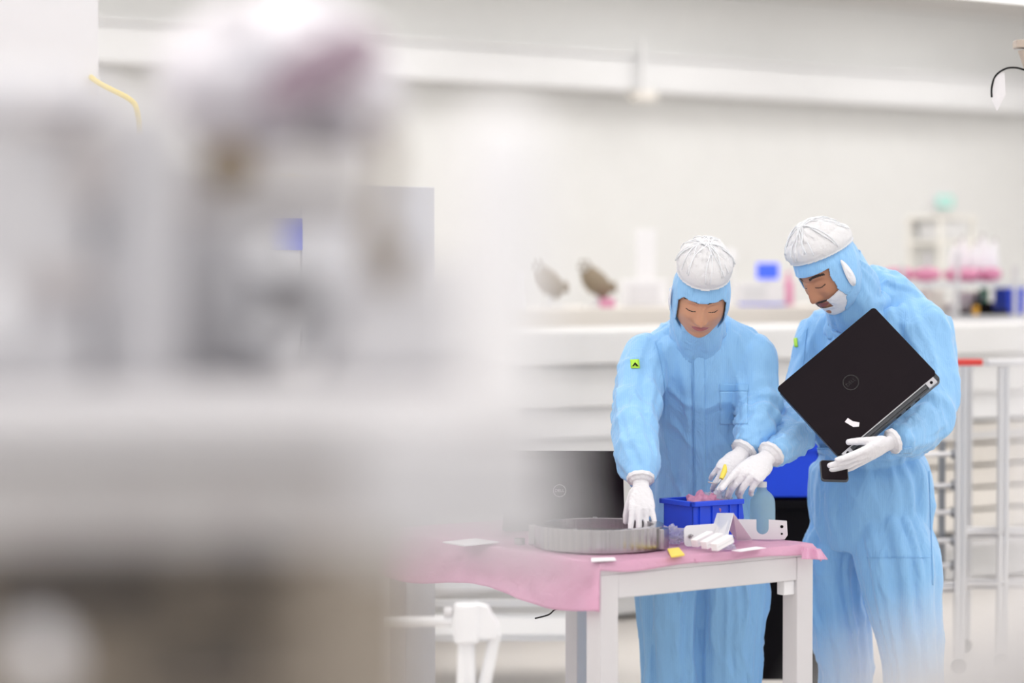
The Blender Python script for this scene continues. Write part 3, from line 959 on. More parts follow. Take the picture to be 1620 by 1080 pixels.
# pink bag in the bin
c = BT @ Vector((.085, .06, .075))
b = MB(Matrix.Translation(c)); b.ball((0, 0, 0), (.062, .045, .046), 20, dis=.35, ds=3.0, seed=4)
tag(b.build('pink_bag', M['pink_bag'], autosm=60), 'crumpled pink bag heaped inside the blue parts bin', 'bag')
c = BT @ Vector((.125, .075, .08))
b = MB(Matrix.Translation(c)); b.ball((.01, 0, 0), (.04, .035, .045), 20, dis=.5, ds=3.5, seed=9)
tag(b.build('clear_bag', M['clear_bag'], autosm=60), 'clear bag rising from the right end of the blue bin', 'bag')
# spray / squeeze bottle
bo = Vector((.720, 6.93, ZT))
t = thing('squeeze_bottle', 'pale blue squeeze bottle with a white spout behind the blue bin', 'bottle', bo)
b = MB(Matrix.Translation(bo)); b.loft([((0, 0, 0), .034, .034), ((0, 0, .012), .036, .036), ((0, 0, .085), .036, .036), ((0, 0, .105), .030, .030), ((-.002, 0, .122), .016, .016), ((-.003, 0, .135), .013, .013)], 28, 4); b.build('bottle_body', M['bottle'], t)
b = MB(Matrix.Translation(bo)); b.cyl((-.003, 0, .133), (-.003, 0, .148), .015); b.tube([(-.003, 0, .146), (-.008, 0, .175), (-.014, 0, .20), (-.03, -.004, .212)], .005); b.build('spout', M['white'], t)

# sheet-metal bracket
def quad_plate(b, ps, th):
    n = (ps[1] - ps[0]).cross(ps[2] - ps[0]).normalized() * th
    b.add(list(ps) + [p + n for p in ps], [[0, 1, 2, 3], [7, 6, 5, 4], [0, 4, 5, 1], [1, 5, 6, 2], [2, 6, 7, 3], [3, 7, 4, 0]])
t = thing('sheet_metal_bracket', 'bent sheet-metal bracket with a U notch beside the blue bin', 'bracket', top(1185, 860))
r0, r1 = W(1134, 812, 6.70), W(1160, 812, 6.63)
g0, g1 = W(1190, 859, 6.745), W(1166, 860, 6.72); g0.z = g1.z = ZT + .0005
b = MB(); quad_plate(b, [r0, r1, g0, g1], .002); b.build('sloping_plate', M['sheet'], t, smooth=False, bevel=.0006)
h0, h1 = W(1118, 866, 6.62), W(1146, 868, 6.56); h0.z = h1.z = ZT + .0005
b = MB(); quad_plate(b, [r0, r1, h1, h0], .002); b.build('front_plate', M['sheet'], t, smooth=False, bevel=.0006)
e0, e1 = W(1168, 859, 6.77), W(1246, 859, 6.77); e0.z = e1.z = ZT
w_ = (e1 - e0).length; hh = .056
nx0 = w_ * .36; nr = w_ * .125; cx = w_ * .49
ol = [(0, 0), (w_ * .94, 0), (w_, .012), (w_ * .98, hh * .93), (cx + nr, hh)]
for k in range(13):
    a = -PI * k / 12
    ol.append((cx + nr * math.cos(a), hh * .56 + nr * math.sin(a)))
ol += [(cx - nr, hh), (0, hh * 1.02)]
fr = frame(e0, e1 - e0, (0, 0, 1), (e1 - e0).cross(Vector((0, 0, 1))))
b = MB(fr); b.prism(ol, .002); b.build('notched_plate', M['sheet'], t, smooth=False)
for zz, r in ((.64, .0045), (.28, .003)):
    b = MB(fr); b.cyl((w_ * .88, hh * zz, .0), (w_ * .88, hh * zz, .0027), r); b.build('hole', M['black'], t)
# rounded plate and bolt
e0, e1 = top(1082, 866), top(1136, 862); e0.z = e1.z = ZT
fr = frame(e0, e1 - e0, (0, 0.25, 1), (e1 - e0).cross(Vector((0, .25, 1))))
w_ = (e1 - e0).length
t = thing('rounded_plate', 'grey metal plate with rounded corners leaning behind the white blocks', 'plate', e0)
b = MB(fr @ Matrix.Translation((w_ / 2, 0, 0))); b.prism(rounded(w_, .058, .014), .002); b.build('plate_body', M['sheet'], t, smooth=False)
b = MB(fr); b.cyl((w_ * .16, .028, .002), (w_ * .16, .028, .007), .006); b.cyl((w_ * .16, .028, .002), (w_ * .16, .028, .016), .0025); b.build('bolt', M['steel'], t)
# white blocks
for i, (px, py, l) in enumerate(((1100, 869, 'white plastic block nearest the metal ring, first of three'), (1115, 872, 'middle one of the three white plastic blocks'),
                                  (1131, 875, 'white plastic block nearest the metal bracket, last of three'))):
    o = top(px, py); o.z = ZT
    ax = Vector((.055, .05, .022)).normalized(); up = Vector((-.2, -.15, 1)); y = up.cross(ax).normalized(); z = ax.cross(y)
    fr = frame(o + Vector((0, 0, .002)), ax, y, z)
    t = thing('plastic_block', l, 'block', o, 0, 'three white plastic blocks')
    b = MB(fr); b.b2((0, -.012, 0.002), (.068, .012, .024), bevel=.0025); b.build('block_body', M['foam'], t, smooth=False)
    b = MB(fr); b.b2((.004, -.0125, .011), (.064, .0125, .0135)); b.build('slot', M['grey_light'], t, smooth=False)
# clear bag, tapes and papers
c = top(1064, 861)
b = MB(Matrix.Translation(c)); b.ball((-.005, .02, .022), (.040, .045, .026), 22, dis=.5, ds=3.2, seed=2)
for q in b.v: q.z = max(q.z, ZT + .0005)
tag(b.build('clear_bag', M['clear_bag'], autosm=60), 'crumpled clear bag between the steel ring and the white blocks', 'bag')
c = top(1150, 870)
b = MB(Matrix.Translation(c)); b.ball((0, .01, .006), (.024, .02, .014), 16, dis=.6, ds=3.5, seed=12)
for q in b.v: q.z = max(q.z, ZT + .0005)
tag(b.build('clear_bag', M['clear_bag'], autosm=60), 'small scrap of clear bag under the sheet-metal bracket', 'bag')
def flat(name, pts, m, label, cat, h=.0012, dz=0):
    ps = [top(*p) for p in pts]
    c = sum((Vector((p.x, p.y, 0)) for p in ps), Vector()) / len(ps)
    b = MB(Matrix.Translation((c.x, c.y, ZT + dz))); b.prism([(p.x - c.x, p.y - c.y) for p in ps], h)
    return tag(b.build(name, m, smooth=False), label, cat)
flat('tape_roll_tag', [(1056, 871), (1074, 869), (1083, 880), (1062, 883)], M['yellow'], 'small yellow tag on the film in front of the clear bag', 'tag', .004)
flat('paper_slip', [(1157, 872), (1196, 866), (1212, 868), (1172, 874)], M['paper'], 'white paper slip in front of the sheet-metal bracket', 'paper')
flat('paper_slip', [(935, 884), (972, 883), (975, 888), (936, 890)], M['paper'], 'thin white slip at the front corner of the table', 'paper')
flat('paper_sheet', [(700, 860), (752, 854), (790, 860), (735, 866)], M['paper'], 'white sheet of paper at the left end of the table', 'paper', .003)
c = top(822, 862)
b = MB(Matrix.Translation(c)); b.ring((0, 0, 0), .009, .015, .018, 24); tag(b.build('small_ring', M['steel']), 'small steel ring left of the large machined ring', 'metal ring')
# ---------------------------------------------------------------- white stand in front of the table
Ys = 5.7
base = at(752, Ys, 0)
t = thing('tubular_stand', 'white tubular stand with a block joint in front of the table\'s left side', 'stand', base, 0)
q = W(738, 985, Ys)
b = MB(); b.box(q, (.058, .06, .092), bevel=.008); b.build('joint_block', M['white'], t, smooth=False)
b = MB()
o_ = [W(752, 953, Ys), W(772, 958, Ys), W(790, 990, Ys), W(788, 1006, Ys), W(770, 1008, Ys), W(752, 1006, Ys)]
b.prism([(p.x, p.z) for p in o_], .05, Matrix(((1, 0, 0, 0), (0, 0, 1, Ys - .025), (0, 1, 0, 0), (0, 0, 0, 1)))); b.build('gusset', M['white'], t, smooth=False)
b = MB(); b.cyl(W(610, 983, Ys), W(716, 983, Ys), .012); b.build('arm_tube', M['white'], t)
b = MB(); b.cyl(W(703, 968, Ys), W(716, 968, Ys), .012); lab(b.build('adjust_knob', M['grey_light'], t), 'pale blue-grey knob')
lg0 = W(735, 1010, Ys)
for top_p, bot in ((W(734, 1008, Ys), at(720, Ys, .02)), (W(742, 1008, Ys), at(748, Ys + .02, .02)), (W(784, 1000, Ys), at(700, Ys + .05, .02)), (W(784, 1002, Ys + .03), at(700, Ys + .35, .02))):
    b = MB(); b.cyl(top_p, bot, .014); lg = b.build('leg', M['white'], t)
    b = MB(); b.ball(bot, .02, 8); b.build('foot', M['fg_grey'], lg)
# thin black cable under the table
b = MB(); b.tube([W(846, 978, 6.9), W(868, 972, 6.9), W(880, 963, 6.92), W(905, 960, 6.95)], .0022, n=6)
tag(b.build('cable', M['black']), 'thin dark cable hanging under the left side of the table', 'cable')
# low rail trolley seen under the table at left
Yl = 8.6
t = thing('low_trolley', 'low white trolley with thin rails behind the table at the left', 'trolley', at(800, Yl), 0)
for px in (610, 940):
    for dy in (0, .5):
        q = at(px, Yl + dy); b = MB(); b.b2((q.x - .015, q.y - .015, .04), (q.x + .015, q.y + .015, .52)); b.build('post', M['alu_dark'], t, smooth=False)
        b = MB(); b.ball((q.x, q.y, .025), .025, 8); b.build('caster', M['black'], t)
for (za, zb) in ((1010, 1026), (955, 968)):
    for dy in (0, .5):
        b = MB()
        z = CAMZ - (za - HOR) / FPX * Yl
        q0, q1 = at(600, Yl + dy), at(950, Yl + dy)
        b.b2((q0.x, q0.y - .01, z - .012), (q1.x, q1.y + .01, z + .012))
        b.build('rail', M['white_paint'], t, smooth=False)
z = CAMZ - (1010 - HOR) / FPX * Yl
b = MB(); q0, q1 = at(610, Yl), at(940, Yl); b.b2((q0.x, Yl, z - .004), (q1.x, Yl + .5, z + .004)); b.build('tray', M['white_paint'], t, smooth=False)
# ================================================================ people
def head_base(d, sc=1.0, feat=True, off=0.0, man=False):
    """point of the head surface in the direction d (head frame: x right, y forward, z up)"""
    a, b_, c = .077, .097, .118
    x, y, z = d.x * a, d.y * b_, d.z * c
    t = max(0.0, -d.z)
    x *= (1 - .22 * t ** 2) * (1 + .34 * t ** 1.5)
    if y < 0: y *= 1 - .42 * t
    else:
        y *= .93
        y += .030 * t ** 3 * max(0, d.y) ** .5 if d.y > 0 else 0
    if d.y > .0 and d.z < -.75:
        y += .018 * (-.75 - d.z) / .25
    p = Vector((x, y, z))
    n = Vector((d.x / a, d.y / b_, d.z / c)).normalized()
    if off:
        p += n * off
    if feat and d.y > 0:
        w = min(1.0, d.y * 2.2)
        G = lambda u, s: math.exp(-(u / s) ** 2)
        ax = abs(x)
        k = 0
        if z > -.045:
            pr = max(0, min(1, (.012 - z) / .050)); pr = pr * pr * (3 - 2 * pr)
        else:
            pr = max(0, 1 - (-.045 - z) / .008)
        k += (.008 + .016 * pr) * G(x, .009 + .004 * pr) * (pr > 0)
        k += .009 * G(ax - .0135, .006) * G(z + .040, .0085)
        k += .005 * G(z - .022, .009) * G(ax - .026, .022)
        k -= .010 * G(ax - .032, .017) * G(z - .004, .012)
        k += .0085 * G(ax - .032, .0125) * G(z - .000, .0075)
        k += .006 * G(ax - .043, .020) * G(z + .030, .018)
        k += .005 * G(x, .028) * G(z + .062, .024)
        k += .0065 * G(x, .019) * G(z + .0595, .0042)
        k += .0080 * G(x, .016) * G(z + .0700, .0050)
        k -= .0035 * G(x, .022) * G(z + .0648, .0018)
        k += .008 * G(x, .020) * G(z + .100, .014)
        p.y += k * w
    return p * sc

def fib_sphere_faces(nu, nv):
    vs, fs = [], []
    for j in range(nv + 1):
        ph = PI * j / nv
        for i in range(nu):
            th = 2 * PI * i / nu
            vs.append(Vector((math.sin(ph) * math.cos(th), math.sin(ph) * math.sin(th), math.cos(ph))))
    for j in range(nv):
        for i in range(nu):
            fs.append([j * nu + i, (j + 1) * nu + i, (j + 1) * nu + (i + 1) % nu, j * nu + (i + 1) % nu])
    return vs, fs

def shell(H, fn, keep, nu=260, nv=200):
    """part of a closed surface around the head: keep(d, p) chooses which directions stay"""
    ds, fs = fib_sphere_faces(nu, nv)
    ps = [fn(d) for d in ds]
    ok = [keep(ds[i], ps[i]) for i in range(len(ds))]
    b = MB(H)
    use = [f for f in fs if all(ok[i] for i in f)]
    idx = sorted({i for f in use for i in f}); mp = {i: k for k, i in enumerate(idx)}
    b.add([ps[i] for i in idx], [[mp[i] for i in f] for f in use])
    return b

def folds(seed, along=1.4, around=2.6, amp=.008, skew=0.0, rings=()):
    """cloth folds: long soft folds plus gathers at the given places (s, width, amp, count)"""
    def f(s, th):
        v = Vector((math.cos(th + skew * s) * around, math.sin(th + skew * s) * around, s * along + seed))
        a = 1 - abs(noise.noise(v)) * 2.4
        d = amp * (a - .45)
        v2 = Vector((math.cos(th) * around * 2.1, math.sin(th) * around * 2.1, s * along * 2.3 + seed * 3))
        d += amp * .45 * noise.noise(v2)
        for (s0, w, am, k) in rings:
            g = math.exp(-((s - s0) / w) ** 2)
            d += am * g * math.sin(k * (s - s0) * 2 * PI + 2.2 * math.sin(th + seed) + 1.3 * math.sin(2 * th + seed * 2))
        return d
    return f

def hand_mesh(wrist, direc, back, side, fingers, thumb, sc=1.0):
    """gloved hand: wrist point, direction of the fingers, direction of the back of the hand, side=+1 if the thumb is on
    the +y side of the frame; fingers: list of four (spread, curl1, curl2, curl3) degrees; thumb: (out, down, bend)"""
    x = Vector(direc).normalized()
    z = Vector(back); z = (z - x * z.dot(x)).normalized()
    y = z.cross(x)
    F = frame(wrist, x, y, z)
    mb = MB(F)
    k = sc
    # palm
    mb.loft([((-.018 * k, 0, 0), .026 * k, .019 * k), ((.004 * k, 0, 0), .027 * k, .018 * k), ((.032 * k, 0, 0), .036 * k, .018 * k), ((.060 * k, 0, 0), .042 * k, .0165 * k),
             ((.084 * k, -.001 * side * k, 0), .041 * k, .0135 * k), ((.094 * k, -.001 * side * k, 0), .036 * k, .010 * k)], 24, 4, None, (0, 1, 0))
    mb.ball((.034 * k, .022 * side * k, -.008 * k), (.032 * k, .017 * k, .016 * k), 10)
    mb.ball((.040 * k, -.026 * side * k, -.006 * k), (.036 * k, .013 * k, .014 * k), 10)
    L = [(.046, .027, .021), (.050, .031, .022), (.046, .028, .021), (.036, .021, .019)]
    Y = [.031, .0105, -.0105, -.030]
    X = [.088, .093, .089, .080]
    R = [.0108, .0112, .0106, .0095]
    tips = []
    for i in range(4):
        sp, c1, c2, c3 = fingers[i]
        p = Vector((X[i] * k, Y[i] * side * k, 0.001))
        a = 0; pts = [(p - Vector((.022 * k, 0, 0)), R[i] * k * 1.0), (p, R[i] * k * 1.1)]
        for j, c in enumerate((c1, c2, c3)):
            a += math.radians(c)
            s = math.radians(sp) * side
            dv = Vector((math.cos(a) * math.cos(s), math.sin(s) * math.cos(a * .5), -math.sin(a)))
            p2 = p + dv.normalized() * L[i][j] * k
            pts.append(((p + p2) / 2, R[i] * k * (1.0 - .07 * j) * .93))
            pts.append((p2, R[i] * k * (1.0 - .10 * (j + 1)) * 1.0))
            p = p2
        mb.loft([(q, r, r) for q, r in pts], 12, 3, None, (0, 1, .01))
        mb.ball(pts[-1][0], pts[-1][1] * 1.0, 8)
        tips.append(F @ pts[-1][0])
    o, dn, be = [math.radians(q) for q in thumb]
    p = Vector((.020 * k, .024 * side * k, -.006 * k))
    d1 = Vector((math.cos(o) * math.cos(dn), math.sin(o) * side, -math.sin(dn) * math.cos(o)))
    pts = [(p, .014 * k)]
    p2 = p + d1.normalized() * .042 * k; pts.append((p2, .0125 * k))
    o2 = o - be * .6; d2 = Vector((math.cos(o2) * math.cos(dn + be * .5), math.sin(o2) * side, -math.sin(dn + be * .5)))
    p3 = p2 + d2.normalized() * .032 * k; pts.append((p3, .0112 * k))
    o3 = o - be * 1.2; d3 = Vector((math.cos(o3), math.sin(o3) * side, -math.sin(dn + be)))
    p4 = p3 + d3.normalized() * .024 * k; pts.append((p4, .0092 * k))
    mb.loft([(q, r, r) for q, r in pts], 12, 4, None, (0, .2, 1))
    mb.ball(p4, .0092 * k, 8)
    me = remesh(mb, .0022, 4, .5)
    # knit creases
    nn = [v.normal.copy() for v in me.vertices]
    for v, nv_ in zip(me.vertices, nn):
        q = noise.noise(v.co * 90) * .0007 + noise.noise(v.co * 35) * .0010
        v.co = v.co + nv_ * q
    return me, tips, F

def glove(parent, name, *a, cuff=.05, cr=.033, **kw):
    me, tips, F = hand_mesh(*a, **kw)
    me.materials.append(M['glove'])
    g = link(me, name, parent, autosm=0)
    b = MB(F)
    b.loft([((-.010, 0, 0), .027, .023), ((-.022, 0, 0), cr, cr * .86), ((-cuff, 0, 0), cr * 1.12, cr), ((-cuff - .012, 0, 0), cr * 1.14, cr)], 36, 5,
           lambda s, th: .0012 * math.sin(th * 11) + .0008 * math.sin(s * 60), (0, 1, 0))
    b.build('glove_cuff', M['glove'], g, autosm=0)
    return g, tips

def coverall(parent, lofts, name='coverall', voxel=.0062, seed=0):
    mb = MB()
    for ks, xd, fo in lofts:
        mb.loft(ks, 96, 9, fo, xd)
    me = remesh(mb, voxel, 2, .5)
    nn = [v.normal.copy() for v in me.vertices]
    for v, nv_ in zip(me.vertices, nn):
        c = v.co.copy()
        n1 = noise.noise(Vector((c.x * 11 + seed + c.z * 3, c.y * 11, c.z * 4.5)))
        q = max(0, 1 - abs(n1) * 4.2) ** 1.4 * 1.3 + n1 * .5
        q2 = noise.noise(Vector((c.x * 40, c.y * 40, c.z * 22 + seed)))
        v.co = c + nv_ * (.0050 * q + .0015 * q2)
    me.materials.append(M['suit'])
    return link(me, name, parent, autosm=0), me

def on_surface(tree, px, py, lift=.002):
    o = Vector((0, 0, CAMZ)); d = ray(px, py).normalized()
    h = tree.ray_cast(o, d)
    if h[0] is None: return None
    n = h[1] if h[1].dot(d) < 0 else -h[1]
    return h[0] + n * lift

def patch(tree, cols, parent, name, m, thick=.002, nv=40, nu=6, lift=.0015):
    """a strip sewn on the cloth; cols: function (s, t) -> pixel of the photograph used to find the spot on the cloth"""
    vs, fs = [], []
    last = None
    for j in range(nv + 1):
        for i in range(nu + 1):
            px, py = cols(i / nu, j / nv)
            p = on_surface(tree, px, py, lift)
            p = p or last or W(px, py, 7.1); last = p
            vs.append(p)
    for j in range(nv):
        for i in range(nu):
            a = j * (nu + 1) + i
            fs.append([a, a + 1, a + nu + 2, a + nu + 1])
    b = MB(); b.add(vs, fs)
    return b.build(name, m, parent, solid=thick, autosm=0)

def torso_skin(parent, H, neck_keys, man, mats, sc=1.0):
    """the person's own body: head with its face, neck and upper chest in one surface"""
    mb = MB()
    ds, fs = fib_sphere_faces(150, 110)
    mb.add([H @ head_base(d, sc, True, 0, man) for d in ds], fs)
    mb.loft(neck_keys, 40, 4)
    me = remesh(mb, .0023, 1, .4)
    Hi = H.inverted()
    for m in mats: me.materials.append(m)
    for p in me.polygons:
        q = (Hi @ p.center) / sc
        if q.y < .03: continue
        ax = abs(q.x); mi = 0
        # lips
        lw = .024
        if ax < lw:
            c = (ax / lw) ** 2
            if -.0755 + .008 * c < q.z < -.0555 - .0075 * c - (.0018 if ax < .003 else 0): mi = 1
        # brow
        zb = .0235 + .004 * (1 - ((ax - .034) / .018) ** 2)
        if .013 < ax < .054 and abs(q.z - zb) < (.0034 if man else .0019): mi = 2
        # lash line of the lowered lid
        ze = -.0055 - .0035 * (1 - ((ax - .032) / .015) ** 2)
        if .018 < ax < .047 and abs(q.z - ze) < .0016: mi = 2
        if man and ax < .034 and -.0575 < q.z < -.0475 - .006 * (ax / .034): mi = 2
        if ax > .006 and ax < .012 and -.0505 < q.z < -.0465: mi = 2
        p.material_index = mi
    return link(me, 'body', parent, autosm=0)

def head_frame(c, fwd, roll=0.0):
    f = Vector(fwd).normalized()
    x = f.cross(Vector((0, 0, 1))).normalized()
    z = x.cross(f)
    Fm = frame(c, x, f, z)
    return Fm @ Matrix.Rotation(roll, 4, 'Y')

def hood_set(parent, H, base_c, base_rx, base_ry, sc, man, open_fn, yaw_side=1):
    """blue hood with face opening blended down to the collar, white net crown, ear net"""
    Bi = H.inverted() @ Vector(base_c)
    bc = Bi
    Rn = H.to_3x3().inverted() @ Vector((0, 0, 1))
    def hood_pt(d, off=.008):
        p = head_base(d, sc, False, off)
        cr = noise.noise(Vector((d.x * 5, d.y * 5, d.z * 5 + 3)))
        return p * (1 + .016 * cr + .006 * noise.noise(d * 14))
    top_cut = lambda p: p.z - .40 * 0 * p.y > (.050 + .10 * (p.y * .0) ) * sc
    slope = -.18 if man else .12
    cut = lambda p: (p.z + slope * (p.y)) - (.089 if not man else .062) * sc     # plane between blue band and net
    def net_puff(p, d):
        k = max(0, min(1, cut(p) / .040))
        return p + Vector((0, .1 if man else 0, 1)) * (.036 if not man else .020) * math.sin(k * PI / 2) + Vector((d.x, d.y, 0)) * (.012 if man else .017) * math.sin(min(1, k * 1.2) * PI) ** .7 * (k < .83)
    hood = shell(H, hood_pt, lambda d, p: cut(p) < .006 and not open_fn(p / sc))
    # cowl down to the collar
    hd = hood.build('hood', M['suit'], parent, solid=.003, autosm=0)
    net = shell(H, lambda d: (lambda p: net_puff(p, d))(
        head_base(d, sc, False, .018 if man else .022) * (1 + (.06 if not man else .04) * max(0, min(1, cut(head_base(d, sc, False, .013)) * 40)) * abs(noise.noise(Vector((d.x * 6, d.y * 6, d.z * 3 + 8)))))), lambda d, p: cut(p) > -.006 and d.z > -.2)
    nt = net.build('hair_net', M['net'], parent, solid=.0012, autosm=0)
    # seam roll between the two, and crease ridges of the net
    pts = []
    for k in range(49):
        th = 2 * PI * k / 48
        lo, hi = -.3, 1.3
        for _ in range(30):
            mid = (lo + hi) / 2
            d = Vector((math.cos(th) * math.cos(mid), math.sin(th) * math.cos(mid), math.sin(mid)))
            if cut(head_base(d, sc, False, .014)) > 0: hi = mid
            else: lo = mid
        pts.append(H @ head_base(d, sc, False, .0135))
    b = MB(); b.tube(pts, .0022, 6, 2); b.build('seam', M['suit_seam'], hd, autosm=0)
    for k in range(11):
        th = k * PI / 11 + .3 * math.sin(k * 4)
        pts = []
        for j in range(-8, 9):
            a = j / 8 * (1.0 + .1 * math.sin(k * 3))
            d = Vector((math.cos(th) * math.sin(a) + .12 * math.sin(k * 5) * math.cos(a), math.sin(th) * math.sin(a) + .1 * math.cos(k * 7) * math.cos(a), math.cos(a))).normalized()
            p = head_base(d, sc, False, .0185 if man else .0225)
            p = net_puff(p, d) * 1.025
            p += Vector((math.sin(j * 1.3 + k), math.cos(j * 1.1 + k * 2), 0)) * .003
            if cut(head_base(d, sc, False, .013)) > 0: pts.append(H @ p)
        if len(pts) > 3:
            b = MB(); b.tube(pts, .0017, 6, 2); b.build('net_pleat', M['net_edge'], nt, autosm=0)
    return hd, nt

def opening_roll(H, sc, open_fn, hd):
    pass

# ---------------------------------------------------------------- the woman
wom = thing('person', 'person in pale blue cleanroom coverall and white net cap, reaching into the steel ring', 'person', (at(1108, 7.36).x, 7.36, 0), 0)
Hc = W(1109, 465, 6.985)
HF = head_frame(Hc, (-.02, -1, -.62), math.radians(-4))
SW = .99
skin_w = [M['skin_w'], M['lip'], M['hair']]
torso_skin(wom, HF, [(HF @ Vector((0, -.02, -.03)), .055, .06), (W(1104, 520, 7.09), .048, .048), (W(1104, 560, 7.16), .05, .05), (W(1104, 600, 7.19), .11, .07), (W(1105, 660, 7.24), .12, .08)], False, skin_w, SW)
def open_w(p):
    if p.y < -.005: return False
    zt, zb = .026, -.128
    if p.z > zt + .004 * abs(p.x) / .06: return False
    k = (p.z - zb) / (zt - zb)
    w = .070 * math.sqrt(max(0, min(1, k * 2.6))) if k < .38 else .070
    if k > .9: w = .070 - .012 * (k - .9) / .1
    return abs(p.x) < w and p.y > .0
hd_w, nt_w = hood_set(wom, HF, None or W(1104, 545, 7.12), .1, .09, SW, False, open_w)
# cowl of the hood: from under the cheeks to the collar, open at the chin
b = MB()
b.loft([(HF @ Vector((0, -.044, -.020)), .084, .078), (HF @ Vector((0, -.020, -.100)), .076, .074), (W(1104, 530, 7.10), .082, .076), (W(1103, 546, 7.13), .090, .080), (W(1103, 565, 7.15), .10, .085)], 72, 6,
       folds(3, 3, 2.5, .007, 1.5), caps=False)
cw = b.build('hood_cowl', M['suit'], hd_w, solid=.003, autosm=0)
# coverall
L = []
L.append(([(W(1109, 905, 7.37), .17, .12), (W(1109, 880, 7.37), .190, .135), (W(1107, 820, 7.35), .182, .132), (W(1108, 745, 7.31), .170, .125), (W(1110, 665, 7.26), .172, .128),
           (W(1108, 595, 7.20), .176, .125), (W(1107, 552, 7.165), .176, .105), (W(1106, 532, 7.15), .160, .092), (W(1105, 517, 7.14), .118, .078), (W(1104, 506, 7.13), .078, .066)],
          (1, 0, 0), folds(1.3, 1.1, 2.8, .011)))
L.append(([(W(1035, 545, 7.17), .050, .050), (W(1026, 562, 7.15), .072, .074), (W(1013, 605, 7.08), .070, .072), (W(1005, 655, 6.98), .067, .068), (W(1004, 700, 6.88), .062, .064),
           (W(1011, 733, 6.82), .058, .058), (W(1014, 752, 6.785), .041, .041), (W(1015, 760, 6.77), .036, .036)],
          (1, 0, 0), folds(5.1, 1.6, 2.0, .009, 1.4, [(.42, .12, .005, 9), (.88, .06, .004, 16)])))
L.append(([(W(1180, 545, 7.17), .050, .050), (W(1188, 562, 7.16), .072, .074), (W(1192, 605, 7.14), .066, .070), (W(1202, 645, 7.10), .064, .066), (W(1199, 672, 7.05), .062, .062),
           (W(1190, 694, 7.01), .050, .050), (W(1181, 706, 6.98), .037, .037), (W(1177, 710, 6.97), .034, .034)],
          (1, 0, 0), folds(8.7, 1.8, 2.0, .009, -1.4, [(.5, .15, .007, 9), (.86, .07, .004, 16)])))
zf = .06
L.append(([(W(1072, 870, 7.37), .10, .115), (W(1059, 930, 7.37), .103, .11), (W(1060, 1010, 7.37), .094, .10), (W(1062, 1080, 7.37), .092, .098), ((.475, 7.37, .15), .080, .085), ((.475, 7.37, .05), .075, .09)],
          (1, 0, 0), folds(11, 1.0, 3.0, .012)))
L.append(([(W(1145, 870, 7.37), .10, .115), (W(1160, 930, 7.37), .106, .115), (W(1157, 1010, 7.37), .098, .105), (W(1155, 1080, 7.37), .094, .10), ((.66, 7.37, .15), .080, .085), ((.66, 7.37, .05), .075, .09)],
          (1, 0, 0), folds(14, 1.0, 3.0, .012)))
cov, me = coverall(wom, L, seed=2)
tr = bvh(me)
patch(tr, lambda s, t: (1096 + 18 * s + 4 * t, 558 + 285 * t), wom, 'placket', M['suit'], .003)
patch(tr, lambda s, t: (1095 + 1.3 * s + 4 * t, 558 + 285 * t), wom, 'seam', M['suit_seam'], .002, nu=1, lift=.004)
patch(tr, lambda s, t: (1138 + 46 * s, 607 + 12 * t), wom, 'pocket_flap', M['suit_seam'], .002, nv=5, nu=20)
patch(tr, lambda s, t: (1139 + 44 * s, 619 + 52 * t), wom, 'pocket', M['suit'], .002, nv=20, nu=20)
patch(tr, lambda s, t: (1050 + 3 * math.sin(t * 3) + 1.2 * s - 26 * t * 0 + (-14 * (1 - t) ** 2), 540 + 120 * t), wom, 'sleeve_seam', M['suit_seam'], .0015, nu=1, nv=30)
pp = patch(tr, lambda s, t: (997.5 + 13 * s + 1 * t, 569 + 14 * t), wom, 'static_patch', M['lime'], .0015, nv=4, nu=4, lift=.003)
lab(pp, 'yellow-green patch with a black hand symbol on the sleeve')
def symbol(px, py, sx, parent):
    b = MB()
    ps = [on_surface(tr, px + x * sx, py + y, .006) for x, y in ((0, 6), (4, 0), (8, 6))]
    ps2 = [on_surface(tr, px + x * sx, py + y, .006) for x, y in ((2.2, 6), (4, 3), (6, 6))]
    if all(ps) and all(ps2):
        b.add(ps + ps2, [[0, 1, 4, 3], [1, 2, 5, 4]]); b.build('symbol', M['black'], parent, smooth=False, solid=.0006)
symbol(1001, 575, 1, pp)
# shoes
for x in (.475, .66):
    b = MB(); b.loft([((x, 7.44, .045), .040, .045), ((x, 7.38, .055), .045, .055), ((x, 7.28, .045), .050, .045), ((x, 7.19, .032), .048, .032), ((x, 7.14, .028), .03, .022)], 20, 4, None, (1, 0, 0)); b.build('shoe_cover', M['white'], wom)
# gloves
g, tipw = glove(wom, 'glove', W(1014, 768, 6.735), (W(1017, 830, 6.655) - W(1014, 768, 6.735)), (0.1, -1, .30), -1, [(6, 6, 8, 6), (1, 12, 14, 10), (-4, 16, 20, 12), (-9, 4, 8, 6)], (18, 30, 12), cuff=.018, cr=.034, sc=.88)
g2, tipw2 = glove(wom, 'glove', W(1172, 718, 6.95), (W(1128, 775, 6.86) - W(1172, 718, 6.95)), (.25, -.72, .75), 1, [(10, 22, 26, 12), (2, 10, 8, 6), (-3, 40, 46, 20), (-8, 44, 48, 20)], (32, 34, 24), cuff=.012, cr=.034, sc=.92)
# yellow tool in her left hand
t = thing('tweezers', 'small tool with a yellow grip held above the blue bin', 'tool', W(1146, 745, 6.86))
b = MB(); b.loft([(W(1147, 735, 6.86), .004, .004), (W(1146, 745, 6.85), .008, .006), (W(1141, 757, 6.835), .006, .005)], 12, 3); lab(b.build('grip', M['yellow'], t), 'yellow grip')
b = MB(); b.tube([W(1141, 757, 6.835), W(1134, 764, 6.825), W(1120, 762, 6.82)], .002, 6); b.build('tip', M['steel'], t)

